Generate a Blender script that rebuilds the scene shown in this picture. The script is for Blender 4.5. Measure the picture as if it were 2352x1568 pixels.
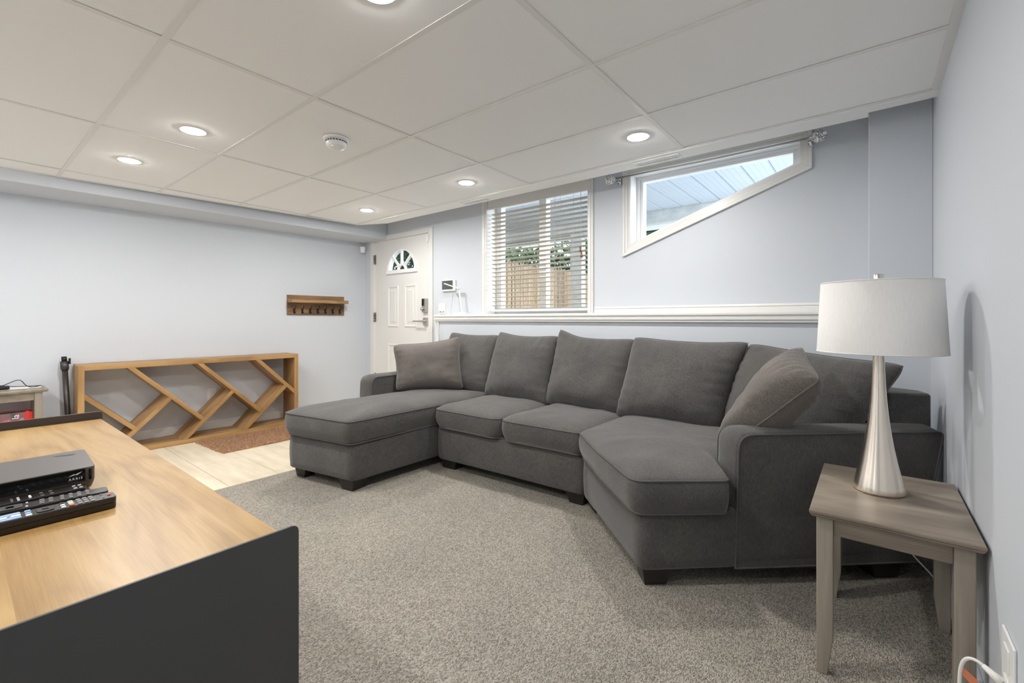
import bpy, bmesh, math, random
from mathutils import Vector, Matrix, noise
from mathutils.geometry import tessellate_polygon

for o in list(bpy.data.objects):
    bpy.data.objects.remove(o)
random.seed(4)
S = bpy.context.scene
COL = S.collection
PI = math.pi
V = Vector

# ------------------------------------------------------------------ camera, world, light, exposure
cam_d = bpy.data.cameras.new('camera')
cam = bpy.data.objects.new('camera', cam_d)
COL.objects.link(cam)
CX, CY, CZ, YAW = 3.4277, -0.5334, 1.18, 0.6727
cam.location = (CX, CY, CZ)
cam.rotation_euler = (PI / 2, 0, YAW)
cam_d.sensor_width = 36
cam_d.lens = 1032.8 / 2352 * 36
cam_d.shift_y = -50.2 / 2352
cam_d.clip_start = 0.02
S.camera = cam

world = bpy.data.worlds.new('overcast_sky')
S.world = world
world.use_nodes = True
bg = world.node_tree.nodes['Background']
bg.inputs[0].default_value = (0.80, 0.90, 1.0, 1)
bg.inputs[1].default_value = 3.0

sun_d = bpy.data.lights.new('hazy_sun', 'SUN')
sun_d.energy = 4.5
sun_d.angle = math.radians(40)
sun_d.color = (1.0, 0.98, 0.95)
sun = bpy.data.objects.new('hazy_sun', sun_d)
COL.objects.link(sun)
sun.rotation_euler = V((-0.92, -0.32, -0.24)).to_track_quat('-Z', 'Y').to_euler()

S.view_settings.view_transform = 'Standard'
S.view_settings.look = 'None'
S.view_settings.gamma = 1
S.view_settings.use_curve_mapping = False
S.view_settings.exposure = 0.14
S.cycles.use_denoising = True
S.cycles.max_bounces = 10
S.cycles.diffuse_bounces = 7
S.cycles.transparent_max_bounces = 16
S.cycles.sample_clamp_indirect = 8
S.cycles.adaptive_threshold = 0.02
POT_RADIANCE = 500.0          # glow of each ceiling light's domed diffuser
POT_COLOR = (1.0, 0.975, 0.94)

# ------------------------------------------------------------------ materials
def new_mat(name):
    m = bpy.data.materials.new(name)
    m.use_nodes = True
    nt = m.node_tree
    return m, nt, nt.nodes['Principled BSDF']

def nd(nt, typ, **kw):
    n = nt.nodes.new(typ)
    for k, v in kw.items():
        if k.startswith('i_'):
            key = k[2:]
            key = int(key) if key.isdigit() else key
            n.inputs[key].default_value = v
        else:
            setattr(n, k, v)
    return n

def ramp(nt, stops):
    r = nt.nodes.new('ShaderNodeValToRGB')
    e = r.color_ramp.elements
    while len(e) < len(stops):
        e.new(0.5)
    for i, (p, c) in enumerate(stops):
        e[i].position = p
        e[i].color = (c[0], c[1], c[2], 1)
    return r

def coords(nt, scale=(1, 1, 1), rot=(0, 0, 0), uv=False):
    tc = nt.nodes.new('ShaderNodeTexCoord')
    mp = nt.nodes.new('ShaderNodeMapping')
    mp.inputs['Scale'].default_value = scale
    mp.inputs['Rotation'].default_value = rot
    nt.links.new(tc.outputs['UV' if uv else 'Object'], mp.inputs['Vector'])
    return mp

def add_bump(nt, bsdf, src, strength, dist):
    b = nd(nt, 'ShaderNodeBump')
    b.inputs['Strength'].default_value = strength
    b.inputs['Distance'].default_value = dist
    nt.links.new(src, b.inputs['Height'])
    nt.links.new(b.outputs['Normal'], bsdf.inputs['Normal'])

def plain(name, col, rough=0.5, metal=0.0, spec=0.5, bump=None):
    m, nt, b = new_mat(name)
    b.inputs['Base Color'].default_value = (*col, 1)
    b.inputs['Roughness'].default_value = rough
    b.inputs['Metallic'].default_value = metal
    b.inputs['Specular IOR Level'].default_value = spec
    if bump:
        mp = coords(nt)
        n = nd(nt, 'ShaderNodeTexNoise', i_Scale=bump[0], i_Detail=3.0)
        nt.links.new(mp.outputs[0], n.inputs['Vector'])
        add_bump(nt, b, n.outputs['Fac'], bump[1], bump[2])
    return m

def mottled(name, c1, c2, scale, rough=0.6, stretch=(1, 1, 1), bump=0.1, dist=0.002, metal=0.0, rot=(0, 0, 0)):
    m, nt, b = new_mat(name)
    mp = coords(nt, stretch, rot)
    n = nd(nt, 'ShaderNodeTexNoise', i_Scale=scale, i_Detail=6.0, i_Roughness=0.6)
    nt.links.new(mp.outputs[0], n.inputs['Vector'])
    r = ramp(nt, [(0.3, c1), (0.7, c2)])
    nt.links.new(n.outputs['Fac'], r.inputs[0])
    nt.links.new(r.outputs[0], b.inputs['Base Color'])
    b.inputs['Roughness'].default_value = rough
    b.inputs['Metallic'].default_value = metal
    if bump:
        add_bump(nt, b, n.outputs['Fac'], bump, dist)
    return m

def wood(name, dark, mid, light, axis='x', rings=9.0, rough=0.45, rot=(0, 0, 0), bump=0.08, fig=1.0, fine=1.0, plank=None, streak=0.5):
    """long grain along one axis: broad cathedral figure plus fine pores"""
    m, nt, b = new_mat(name)
    st = {'x': (0.16, 1, 1), 'y': (1, 0.16, 1), 'z': (1, 1, 0.16)}[axis]
    fs = {'x': (0.03, 1, 1), 'y': (1, 0.03, 1), 'z': (1, 1, 0.03)}[axis]
    mp0 = coords(nt, (1, 1, 1), rot)
    wn = None
    if plank:                       # glued-up staves: each strip has its own figure and tone
        sx = nd(nt, 'ShaderNodeSeparateXYZ')
        nt.links.new(mp0.outputs[0], sx.inputs[0])
        dv = nd(nt, 'ShaderNodeMath', operation='DIVIDE')
        dv.inputs[1].default_value = plank[1]
        nt.links.new(sx.outputs[plank[0]], dv.inputs[0])
        fl = nd(nt, 'ShaderNodeMath', operation='FLOOR')
        nt.links.new(dv.outputs[0], fl.inputs[0])
        wn = nd(nt, 'ShaderNodeTexWhiteNoise', noise_dimensions='1D')
        nt.links.new(fl.outputs[0], wn.inputs['W'])
        vs_ = nd(nt, 'ShaderNodeVectorMath', operation='SCALE')
        vs_.inputs['Scale'].default_value = 7.0
        nt.links.new(wn.outputs['Color'], vs_.inputs[0])
        va = nd(nt, 'ShaderNodeVectorMath', operation='ADD')
        nt.links.new(mp0.outputs[0], va.inputs[0]); nt.links.new(vs_.outputs[0], va.inputs[1])
        mp0 = va
    mp = nd(nt, 'ShaderNodeMapping')
    mp.inputs['Scale'].default_value = st
    nt.links.new(mp0.outputs[0], mp.inputs['Vector'])
    n1 = nd(nt, 'ShaderNodeTexNoise', i_Scale=rings * 0.55, i_Detail=3.0, i_Roughness=0.5, i_Distortion=0.6)
    nt.links.new(mp.outputs[0], n1.inputs['Vector'])
    mul = nd(nt, 'ShaderNodeMath', operation='MULTIPLY')
    mul.inputs[1].default_value = 9.0 * fig
    nt.links.new(n1.outputs['Fac'], mul.inputs[0])
    fr = nd(nt, 'ShaderNodeMath', operation='PINGPONG')
    fr.inputs[1].default_value = 1.0
    nt.links.new(mul.outputs[0], fr.inputs[0])
    mp2 = nd(nt, 'ShaderNodeMapping')
    mp2.inputs['Scale'].default_value = fs
    nt.links.new(mp0.outputs[0], mp2.inputs['Vector'])
    n2 = nd(nt, 'ShaderNodeTexNoise', i_Scale=240.0, i_Detail=3.0, i_Roughness=0.7)
    nt.links.new(mp2.outputs[0], n2.inputs['Vector'])
    n3 = nd(nt, 'ShaderNodeTexNoise', i_Scale=26.0, i_Detail=4.0, i_Roughness=0.6)
    nt.links.new(mp2.outputs[0], n3.inputs['Vector'])
    a = nd(nt, 'ShaderNodeMath', operation='MULTIPLY_ADD')
    a.inputs[1].default_value = 0.42
    nt.links.new(fr.outputs[0], a.inputs[0])
    a2 = nd(nt, 'ShaderNodeMath', operation='MULTIPLY_ADD')
    a2.inputs[1].default_value = 0.45 * fine
    nt.links.new(n2.outputs['Fac'], a2.inputs[0])
    m3 = nd(nt, 'ShaderNodeMath', operation='MULTIPLY')
    m3.inputs[1].default_value = streak
    nt.links.new(n3.outputs['Fac'], m3.inputs[0])
    nt.links.new(m3.outputs[0], a2.inputs[2])
    nt.links.new(a2.outputs[0], a.inputs[2])
    r = ramp(nt, [(0.32, dark), (0.62, mid), (0.95, light)])
    nt.links.new(a.outputs[0], r.inputs[0])
    src = r.outputs[0]
    if wn:
        rt = ramp(nt, [(0.0, (0.86, 0.85, 0.83)), (1.0, (1.08, 1.09, 1.10))])
        nt.links.new(wn.outputs['Value'], rt.inputs[0])
        mm_ = nd(nt, 'ShaderNodeMix', data_type='RGBA', blend_type='MULTIPLY')
        mm_.inputs[0].default_value = 1.0
        nt.links.new(src, mm_.inputs[6]); nt.links.new(rt.outputs[0], mm_.inputs[7])
        src = mm_.outputs[2]
    nt.links.new(src, b.inputs['Base Color'])
    b.inputs['Roughness'].default_value = rough
    add_bump(nt, b, n2.outputs['Fac'], bump, 0.001)
    return m

def fabric(name, dark, light):
    m, nt, b = new_mat(name)
    tot = None
    for st in ((1, 1, 0.07), (1, 0.07, 1), (0.07, 1, 1)):
        mp = coords(nt, st, (0.05, 0.03, 0.0))
        n = nd(nt, 'ShaderNodeTexNoise', i_Scale=620.0, i_Detail=1.5, i_Roughness=0.55)
        nt.links.new(mp.outputs[0], n.inputs['Vector'])
        if tot is None:
            tot = n.outputs['Fac']
        else:
            ad = nd(nt, 'ShaderNodeMath', operation='ADD')
            nt.links.new(tot, ad.inputs[0])
            nt.links.new(n.outputs['Fac'], ad.inputs[1])
            tot = ad.outputs[0]
    dv = nd(nt, 'ShaderNodeMath', operation='DIVIDE')
    dv.inputs[1].default_value = 3.0
    nt.links.new(tot, dv.inputs[0])
    r = ramp(nt, [(0.40, dark), (0.60, light)])
    nt.links.new(dv.outputs[0], r.inputs[0])
    mpw = coords(nt)
    nw = nd(nt, 'ShaderNodeTexNoise', i_Scale=5.0, i_Detail=3.0)
    nt.links.new(mpw.outputs[0], nw.inputs['Vector'])
    rw = ramp(nt, [(0.3, (0.86, 0.85, 0.85)), (0.75, (1.14, 1.10, 1.06))])
    nt.links.new(nw.outputs['Fac'], rw.inputs[0])
    mx = nd(nt, 'ShaderNodeMix', data_type='RGBA', blend_type='MULTIPLY')
    mx.inputs[0].default_value = 1.0
    nt.links.new(r.outputs[0], mx.inputs[6])
    nt.links.new(rw.outputs[0], mx.inputs[7])
    nt.links.new(mx.outputs[2], b.inputs['Base Color'])
    b.inputs['Roughness'].default_value = 0.95
    b.inputs['Specular IOR Level'].default_value = 0.2
    b.inputs['Sheen Weight'].default_value = 0.25
    b.inputs['Sheen Roughness'].default_value = 0.5
    add_bump(nt, b, dv.outputs[0], 0.35, 0.002)
    return m

def carpet_mat():
    m, nt, b = new_mat('loop_carpet')
    mp = coords(nt, (1, 1, 1), (0, 0, 0.0))
    # short rows of loops running across the room
    mp2 = coords(nt, (1.0, 0.45, 1.0), (0, 0, -0.12))
    v = nd(nt, 'ShaderNodeTexVoronoi', i_Scale=290.0)
    v.inputs['Randomness'].default_value = 0.75
    nt.links.new(mp2.outputs[0], v.inputs['Vector'])
    n = nd(nt, 'ShaderNodeTexNoise', i_Scale=400.0, i_Detail=2.0, i_Roughness=0.6)
    nt.links.new(mp2.outputs[0], n.inputs['Vector'])
    sep = nd(nt, 'ShaderNodeSeparateColor')
    nt.links.new(v.outputs['Color'], sep.inputs[0])
    ad = nd(nt, 'ShaderNodeMath', operation='MULTIPLY_ADD')
    ad.inputs[1].default_value = 0.35
    nt.links.new(sep.outputs[0], ad.inputs[0])
    nt.links.new(n.outputs['Fac'], ad.inputs[2])
    r = ramp(nt, [(0.40, (0.12, 0.111, 0.097)), (0.64, (0.325, 0.302, 0.263)), (0.88, (0.54, 0.505, 0.445))])
    nt.links.new(ad.outputs[0], r.inputs[0])
    big = nd(nt, 'ShaderNodeTexNoise', i_Scale=1.7, i_Detail=4.0, i_Roughness=0.55)
    nt.links.new(mp.outputs[0], big.inputs['Vector'])
    rb = ramp(nt, [(0.3, (0.88, 0.88, 0.88)), (0.7, (1.08, 1.06, 1.03))])
    nt.links.new(big.outputs['Fac'], rb.inputs[0])
    mx = nd(nt, 'ShaderNodeMix', data_type='RGBA', blend_type='MULTIPLY')
    mx.inputs[0].default_value = 1.0
    nt.links.new(r.outputs[0], mx.inputs[6])
    nt.links.new(rb.outputs[0], mx.inputs[7])
    nt.links.new(mx.outputs[2], b.inputs['Base Color'])
    b.inputs['Roughness'].default_value = 1.0
    b.inputs['Specular IOR Level'].default_value = 0.1
    sm = nd(nt, 'ShaderNodeMath', operation='SUBTRACT')
    nt.links.new(n.outputs['Fac'], sm.inputs[0])
    nt.links.new(v.outputs['Distance'], sm.inputs[1])
    add_bump(nt, b, sm.outputs[0], 0.8, 0.006)
    return m

def emit(name, col, strength):
    m, nt, b = new_mat(name)
    b.inputs['Base Color'].default_value = (*col, 1)
    b.inputs['Emission Color'].default_value = (*col, 1)
    b.inputs['Emission Strength'].default_value = strength
    return m

def glass(name='window_glass', tint=(0.97, 0.985, 0.99)):
    m = bpy.data.materials.new(name)
    m.use_nodes = True
    nt = m.node_tree
    nt.nodes.clear()
    out = nd(nt, 'ShaderNodeOutputMaterial')
    tr = nd(nt, 'ShaderNodeBsdfTransparent')
    tr.inputs[0].default_value = (*tint, 1)
    gl = nd(nt, 'ShaderNodeBsdfGlossy')
    gl.inputs['Roughness'].default_value = 0.02
    fr = nd(nt, 'ShaderNodeFresnel')
    fr.inputs[0].default_value = 1.45
    mx = nd(nt, 'ShaderNodeMixShader')
    ge = nd(nt, 'ShaderNodeNewGeometry')      # the far face of a pane must not act as a total reflector
    inv = nd(nt, 'ShaderNodeMath', operation='SUBTRACT')
    inv.inputs[0].default_value = 1.0
    nt.links.new(ge.outputs['Backfacing'], inv.inputs[1])
    ml = nd(nt, 'ShaderNodeMath', operation='MULTIPLY')
    nt.links.new(fr.outputs[0], ml.inputs[0])
    nt.links.new(inv.outputs[0], ml.inputs[1])
    nt.links.new(ml.outputs[0], mx.inputs[0])
    nt.links.new(tr.outputs[0], mx.inputs[1])
    nt.links.new(gl.outputs[0], mx.inputs[2])
    nt.links.new(mx.outputs[0], out.inputs[0])
    return m

def shade_mat():
    m, nt, b = new_mat('linen_lamp_shade')
    mp = coords(nt, (1, 1, 0.1))
    n = nd(nt, 'ShaderNodeTexNoise', i_Scale=300.0, i_Detail=2.0)
    nt.links.new(mp.outputs[0], n.inputs['Vector'])
    r = ramp(nt, [(0.3, (0.76, 0.745, 0.73)), (0.7, (0.80, 0.785, 0.765))])
    nt.links.new(n.outputs['Fac'], r.inputs[0])
    nt.links.new(r.outputs[0], b.inputs['Base Color'])
    b.inputs['Roughness'].default_value = 0.9
    add_bump(nt, b, n.outputs['Fac'], 0.1, 0.001)
    return m

M = {}
M['wall'] = plain('blue_grey_wall_paint', (0.60, 0.632, 0.679), 0.55, spec=0.3, bump=(160, 0.06, 0.002))
M['ceil'] = plain('white_ceiling_panel', (0.90, 0.90, 0.888), 0.85, spec=0.2, bump=(220, 0.10, 0.002))
M['tbar'] = plain('white_painted_metal', (0.80, 0.79, 0.76), 0.4)
M['strip'] = plain('white_drywall_strip', (0.88, 0.88, 0.865), 0.6)
M['trim'] = plain('white_gloss_trim_paint', (0.74, 0.735, 0.715), 0.35)
M['door'] = plain('white_door_paint', (0.74, 0.735, 0.715), 0.4)
M['vinyl'] = plain('white_vinyl_frame', (0.86, 0.87, 0.88), 0.35)
M['plastic'] = plain('white_plastic', (0.80, 0.80, 0.79), 0.35)
M['slot'] = plain('dark_slot', (0.03, 0.03, 0.03), 0.7)
M['deck'] = plain('raw_subfloor', (0.55, 0.55, 0.55), 0.9)
M['carpet'] = carpet_mat()
M['tile'] = mottled('cream_stone_tile', (0.62, 0.535, 0.395), (0.80, 0.725, 0.585), 5.0, 0.38, (0.35, 2.2, 1), 0.05, 0.001)
M['grout'] = plain('tan_grout', (0.42, 0.35, 0.26), 0.9)
M['fabric'] = fabric('charcoal_linen_weave', (0.044, 0.043, 0.042), (0.128, 0.1245, 0.122))
M['fabric_lt'] = fabric('taupe_linen_weave', (0.092, 0.084, 0.078), (0.205, 0.187, 0.173))
M['piping'] = plain('charcoal_piping', (0.105, 0.102, 0.100), 0.9, spec=0.2, bump=(400, 0.3, 0.002))
M['foot'] = plain('black_lacquer_foot', (0.018, 0.015, 0.013), 0.35)
M['oak'] = wood('golden_oak_laminate', (0.15, 0.078, 0.030), (0.305, 0.168, 0.064), (0.44, 0.262, 0.108), 'y', 8, 0.45, streak=0.75)
M['oak_v'] = wood('golden_oak_laminate_upright', (0.15, 0.078, 0.030), (0.305, 0.168, 0.064), (0.44, 0.262, 0.108), 'z', 8, 0.45, streak=0.75)
M['oak_d'] = wood('golden_oak_laminate_slant_down', (0.145, 0.075, 0.029), (0.30, 0.165, 0.063), (0.43, 0.257, 0.106), 'y', 8, 0.45, (PI / 4, 0, 0), streak=0.75)
M['oak_u'] = wood('golden_oak_laminate_slant_up', (0.145, 0.075, 0.029), (0.30, 0.165, 0.063), (0.43, 0.257, 0.106), 'y', 8, 0.45, (-PI / 4, 0, 0), streak=0.75)
M['greywood'] = wood('grey_washed_wood', (0.145, 0.115, 0.086), (0.245, 0.20, 0.157), (0.34, 0.29, 0.232), 'x', 6, 0.38)
M['greywood_z'] = wood('grey_washed_wood_leg', (0.17, 0.14, 0.11), (0.25, 0.215, 0.175), (0.33, 0.29, 0.24), 'z', 6, 0.42)
M['beech'] = wood('pale_oak_veneer', (0.275, 0.148, 0.048), (0.385, 0.232, 0.082), (0.47, 0.305, 0.122), 'x', 9.0, 0.36, fig=1.5, fine=1.2, plank=(1, 0.118), streak=0.5)
M['rustic'] = wood('rustic_brown_wood', (0.055, 0.028, 0.012), (0.15, 0.082, 0.036), (0.29, 0.165, 0.075), 'y', 9, 0.6)
M['rustic_lt'] = wood('rustic_honey_wood', (0.14, 0.075, 0.03), (0.29, 0.165, 0.07), (0.42, 0.26, 0.12), 'y', 9, 0.55)
M['blackmetal'] = mottled('black_powder_coat', (0.060, 0.060, 0.060), (0.074, 0.073, 0.072), 3.0, 0.5, bump=0.0)
M['brownmetal'] = plain('dark_brown_powder_coat', (0.045, 0.033, 0.027), 0.5)
M['nickel'] = plain('satin_nickel', (0.62, 0.60, 0.57), 0.3, 1.0)
M['chrome'] = plain('polished_chrome', (0.75, 0.75, 0.77), 0.12, 1.0)
M['iron'] = plain('black_iron', (0.015, 0.014, 0.013), 0.4, 0.3)
M['hinge'] = plain('dull_nickel_hinge', (0.30, 0.29, 0.27), 0.4, 0.9)
M['boxtop'] = plain('matte_charcoal_plastic', (0.085, 0.075, 0.07), 0.42)
M['gloss'] = plain('gloss_black_plastic', (0.008, 0.008, 0.008), 0.06)
M['remote'] = plain('black_remote_plastic', (0.022, 0.019, 0.018), 0.3)
M['button'] = plain('grey_button', (0.22, 0.22, 0.22), 0.4)
M['white'] = plain('white_print', (0.85, 0.85, 0.85), 0.5)
M['red'] = plain('red_plastic', (0.62, 0.03, 0.025), 0.45)
M['yellow'] = plain('yellow_plastic', (0.70, 0.55, 0.20), 0.45)
M['green'] = plain('green_plastic', (0.25, 0.52, 0.28), 0.45)
M['blue'] = plain('light_blue_plastic', (0.27, 0.42, 0.70), 0.45)
M['glass'] = glass()
M['led'] = emit('led_diffuser', POT_COLOR, POT_RADIANCE)
M['shade'] = shade_mat()
M['rug'] = mottled('rust_brown_chenille', (0.26, 0.135, 0.070), (0.52, 0.30, 0.172), 60.0, 0.95, (1, 1, 1), 0.5, 0.004)
M['screen'] = plain('grey_screen_glass', (0.085, 0.088, 0.095), 0.15)
M['slat'] = plain('cream_wood_slat', (0.52, 0.475, 0.385), 0.45)
M['cord'] = plain('pale_cord', (0.62, 0.60, 0.55), 0.6)
M['tassel'] = plain('brown_wood_tassel', (0.22, 0.09, 0.035), 0.4)
M['whitecord'] = plain('white_cord', (0.78, 0.77, 0.73), 0.5)
M['orange'] = plain('salmon_paper_tag', (0.72, 0.23, 0.12), 0.6)
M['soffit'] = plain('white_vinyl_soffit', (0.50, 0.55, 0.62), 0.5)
M['beam'] = mottled('weathered_grey_beam', (0.46, 0.47, 0.46), (0.66, 0.67, 0.65), 9.0, 0.85, (0.5, 1, 1), 0.15, 0.004)
M['whitepaint'] = plain('white_exterior_paint', (0.85, 0.86, 0.87), 0.5)
M['reed'] = mottled('tan_reed', (0.42, 0.29, 0.18), (0.82, 0.68, 0.52), 14.0, 0.8, (6, 6, 0.4), 0.0)
M['leaf'] = mottled('hedge_leaf', (0.02, 0.055, 0.018), (0.11, 0.20, 0.08), 9.0, 0.5, bump=0.0)
M['ground'] = mottled('pale_patio_paving', (0.72, 0.72, 0.71), (0.82, 0.82, 0.80), 4.0, 0.9)
M['wand'] = plain('dark_grey_tube', (0.055, 0.05, 0.045), 0.35, 0.4)
M['paper'] = plain('white_paper', (0.78, 0.77, 0.75), 0.7)

def bag_mat():
    m, nt, b = new_mat('printed_bag_panel')
    mp = coords(nt)
    n = nd(nt, 'ShaderNodeTexNoise', i_Scale=16.0, i_Detail=4.0)
    nt.links.new(mp.outputs[0], n.inputs['Vector'])
    r = ramp(nt, [(0.3, (0.035, 0.022, 0.03)), (0.5, (0.16, 0.13, 0.13)), (0.62, (0.35, 0.06, 0.07)), (0.75, (0.26, 0.34, 0.52))])
    nt.links.new(n.outputs['Fac'], r.inputs[0])
    nt.links.new(r.outputs[0], b.inputs['Base Color'])
    b.inputs['Roughness'].default_value = 0.35
    return m
M['bagprint'] = bag_mat()

# ------------------------------------------------------------------ mesh helpers
class MB:
    def __init__(s):
        s.v, s.f, s.sm = [], [], []
    def quad(s, a, b, c, d, smooth=False):
        i = len(s.v)
        s.v += [V(a), V(b), V(c), V(d)]
        s.f.append((i, i + 1, i + 2, i + 3)); s.sm.append(smooth)
    def box(s, x0, x1, y0, y1, z0, z1):
        return s.prism([(x0, y0), (x1, y0), (x1, y1), (x0, y1)], z0, z1)
    def prism(s, poly, z0, z1, top=None):
        top = top or poly
        s.loft([V((p[0], p[1], z0)) for p in poly], [V((p[0], p[1], z1)) for p in top])
        return s
    def loft(s, A, B):
        """closed solid between two 3-D outlines with the same number of points (convex or star-shaped)"""
        n = len(A)
        i = len(s.v)
        s.v += [V(p) for p in A] + [V(p) for p in B]
        for k in range(n):
            s.f.append((i + k, i + (k + 1) % n, i + n + (k + 1) % n, i + n + k)); s.sm.append(False)
        s.f.append(tuple(i + n + k for k in range(n))); s.sm.append(False)
        s.f.append(tuple(i + k for k in reversed(range(n)))); s.sm.append(False)
        return s
    def slab(s, o, a, b, n, pts, t0, t1):
        """2-D outline pts in the frame (a, b) at o, thick from t0 to t1 along n"""
        o, a, b, n = V(o), V(a), V(b), V(n)
        A = [o + a * p[0] + b * p[1] + n * t0 for p in pts]
        B = [o + a * p[0] + b * p[1] + n * t1 for p in pts]
        return s.loft(A, B)
    def tube(s, path, r, n=8, closed=False, caps=True):
        path = [V(p) for p in path]
        m = len(path)
        base = len(s.v)
        up = None
        for i, p in enumerate(path):
            if closed:
                t = path[(i + 1) % m] - path[i - 1]
            else:
                t = path[min(i + 1, m - 1)] - path[max(i - 1, 0)]
            if t.length < 1e-9:
                t = V((0, 0, 1))
            t.normalize()
            if up is None:
                up = V((0, 0, 1)) if abs(t.z) < 0.9 else V((1, 0, 0))
            side = t.cross(up)
            if side.length < 1e-6:
                side = t.orthogonal()
            side.normalize()
            up = side.cross(t).normalized()
            rr = r(i / max(m - 1, 1)) if callable(r) else r
            for k in range(n):
                an = 2 * PI * k / n
                s.v.append(p + side * math.cos(an) * rr + up * math.sin(an) * rr)
        for i in range(m if closed else m - 1):
            j = (i + 1) % m
            for k in range(n):
                s.f.append((base + i * n + k, base + i * n + (k + 1) % n, base + j * n + (k + 1) % n, base + j * n + k)); s.sm.append(True)
        if caps and not closed:
            s.f.append(tuple(base + k for k in reversed(range(n)))); s.sm.append(False)
            s.f.append(tuple(base + (m - 1) * n + k for k in range(n))); s.sm.append(False)
        return s
    def lathe(s, prof, n=40, c=(0, 0, 0), sx=1, sy=1, axis='z'):
        c = V(c)
        base = len(s.v)
        for r, z in prof:
            for k in range(n):
                an = 2 * PI * k / n
                p = V((r * math.cos(an) * sx, r * math.sin(an) * sy, z))
                if axis == 'x': p = V((p.z, p.x, p.y))
                if axis == 'y': p = V((p.x, p.z, p.y))
                s.v.append(c + p)
        for i in range(len(prof) - 1):
            for k in range(n):
                s.f.append((base + i * n + k, base + i * n + (k + 1) % n, base + (i + 1) * n + (k + 1) % n, base + (i + 1) * n + k)); s.sm.append(True)
        s.f.append(tuple(base + k for k in reversed(range(n)))); s.sm.append(False)
        s.f.append(tuple(base + (len(prof) - 1) * n + k for k in range(n))); s.sm.append(False)
        return s
    def mesh(s, name, smooth=None):
        me = bpy.data.meshes.new(name)
        me.from_pydata([tuple(p) for p in s.v], [], s.f)
        for p, q in zip(me.polygons, s.sm):
            p.use_smooth = q if smooth is None else smooth
        bm = bmesh.new(); bm.from_mesh(me)
        bmesh.ops.recalc_face_normals(bm, faces=bm.faces)
        bm.to_mesh(me); bm.free()
        me.update()
        return me

def link(name, me, mat, parent=None, bevel=0, seg=2, local=False):
    o = bpy.data.objects.new(name, me)
    COL.objects.link(o)
    if mat and len(me.materials) == 0:
        me.materials.append(M[mat] if isinstance(mat, str) else mat)
    if parent is not None:
        o.parent = parent
        if parent.type == 'EMPTY' and not local:
            o.matrix_parent_inverse = Matrix.Translation(-V(parent.location))
    if bevel:
        b = o.modifiers.new('bevel', 'BEVEL')
        b.width = bevel; b.segments = seg; b.limit_method = 'ANGLE'; b.angle_limit = 0.6
        b.harden_normals = False
        for p in me.polygons:
            p.use_smooth = True
        try:
            w = o.modifiers.new('wn', 'WEIGHTED_NORMAL'); w.keep_sharp = True
        except Exception:
            pass
    return o

def part(name, mb, mat, parent, bevel=0, seg=2, label=None, local=False, smooth=None):
    o = link(name, mb.mesh(name, smooth), mat, parent, bevel, seg, local)
    if label: o['label'] = label
    return o

def thing(name, label, cat, loc=(0, 0, 0), group=None, rot=0):
    o = bpy.data.objects.new(name, None)
    COL.objects.link(o)
    o.location = loc
    o.rotation_euler = (0, 0, rot)
    o.empty_display_size = 0.1
    o['label'] = label; o['category'] = cat
    if group: o['group'] = group
    return o

def tag(o, label, cat, group=None):
    o['label'] = label; o['category'] = cat
    if group: o['group'] = group
    return o

def struct(name, loc=None):
    o = bpy.data.objects.new(name, None)
    COL.objects.link(o); o['kind'] = 'structure'
    if loc: o.location = loc
    return o

def structm(name, mb, mat, bevel=0):
    o = link(name, mb.mesh(name), mat, None, bevel)
    o['kind'] = 'structure'
    return o

def round_poly(pts, r, seg=5):
    """2-D polygon with rounded corners; r a number or one per corner"""
    n = len(pts); out = []
    for i in range(n):
        p = V(pts[i]); a = V(pts[i - 1]) - p; b = V(pts[(i + 1) % n]) - p
        ri = r[i] if isinstance(r, (list, tuple)) else r
        if ri <= 0:
            out.append((p.x, p.y)); continue
        an = a.angle(b)
        d = min(ri / math.tan(an / 2), a.length * 0.48, b.length * 0.48)
        p0 = p + a.normalized() * d; p1 = p + b.normalized() * d
        for k in range(seg + 1):
            t = k / seg
            q = p0.lerp(p, t).lerp(p.lerp(p1, t), t)
            out.append((q.x, q.y))
    return out

def resample(pts, n):
    pts = [V(p) for p in pts]
    m = len(pts)
    L = [(pts[(i + 1) % m] - pts[i]).length for i in range(m)]
    T = sum(L); out = []; i = 0; acc = 0
    for k in range(n):
        d = T * k / n
        while acc + L[i] < d - 1e-12 and i < m - 1:
            acc += L[i]; i += 1
        t = (d - acc) / L[i] if L[i] > 0 else 0
        q = pts[i].lerp(pts[(i + 1) % m], min(1, max(0, t)))
        out.append(q)
    return out

def wall_holes(outer, holes, y0, y1):
    """wall in the XZ plane between y0 (room face) and y1, with holes"""
    mb = MB()
    loops = [outer] + holes
    flat = [p for l in loops for p in l]
    tris = tessellate_polygon([[V((p[0], p[1], 0)) for p in l] for l in loops])
    for y in (y0, y1):
        i = len(mb.v)
        mb.v += [V((p[0], y, p[1])) for p in flat]
        for t in tris:
            mb.f.append((i + t[0], i + t[1], i + t[2])); mb.sm.append(False)
    for l in loops:
        n = len(l)
        for k in range(n):
            a, b = l[k], l[(k + 1) % n]
            mb.quad((a[0], y0, a[1]), (b[0], y0, b[1]), (b[0], y1, b[1]), (a[0], y1, a[1]))
    return mb

def ring(outer, inner, y0, y1):
    """flat frame between two outlines with the same number of points, XZ plane"""
    mb = MB(); n = len(outer)
    for k in range(n):
        a, b = outer[k], outer[(k + 1) % n]; c, d = inner[(k + 1) % n], inner[k]
        A = [V((p[0], y0, p[1])) for p in (a, b, c, d)]
        B = [V((p[0], y1, p[1])) for p in (a, b, c, d)]
        mb.loft(A, B)
    return mb

def wob(p, amp, sc, seed=0.0):
    q = V(p) * sc + V((seed, seed * 1.7, seed * 0.6))
    return noise.noise(q) * amp

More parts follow.
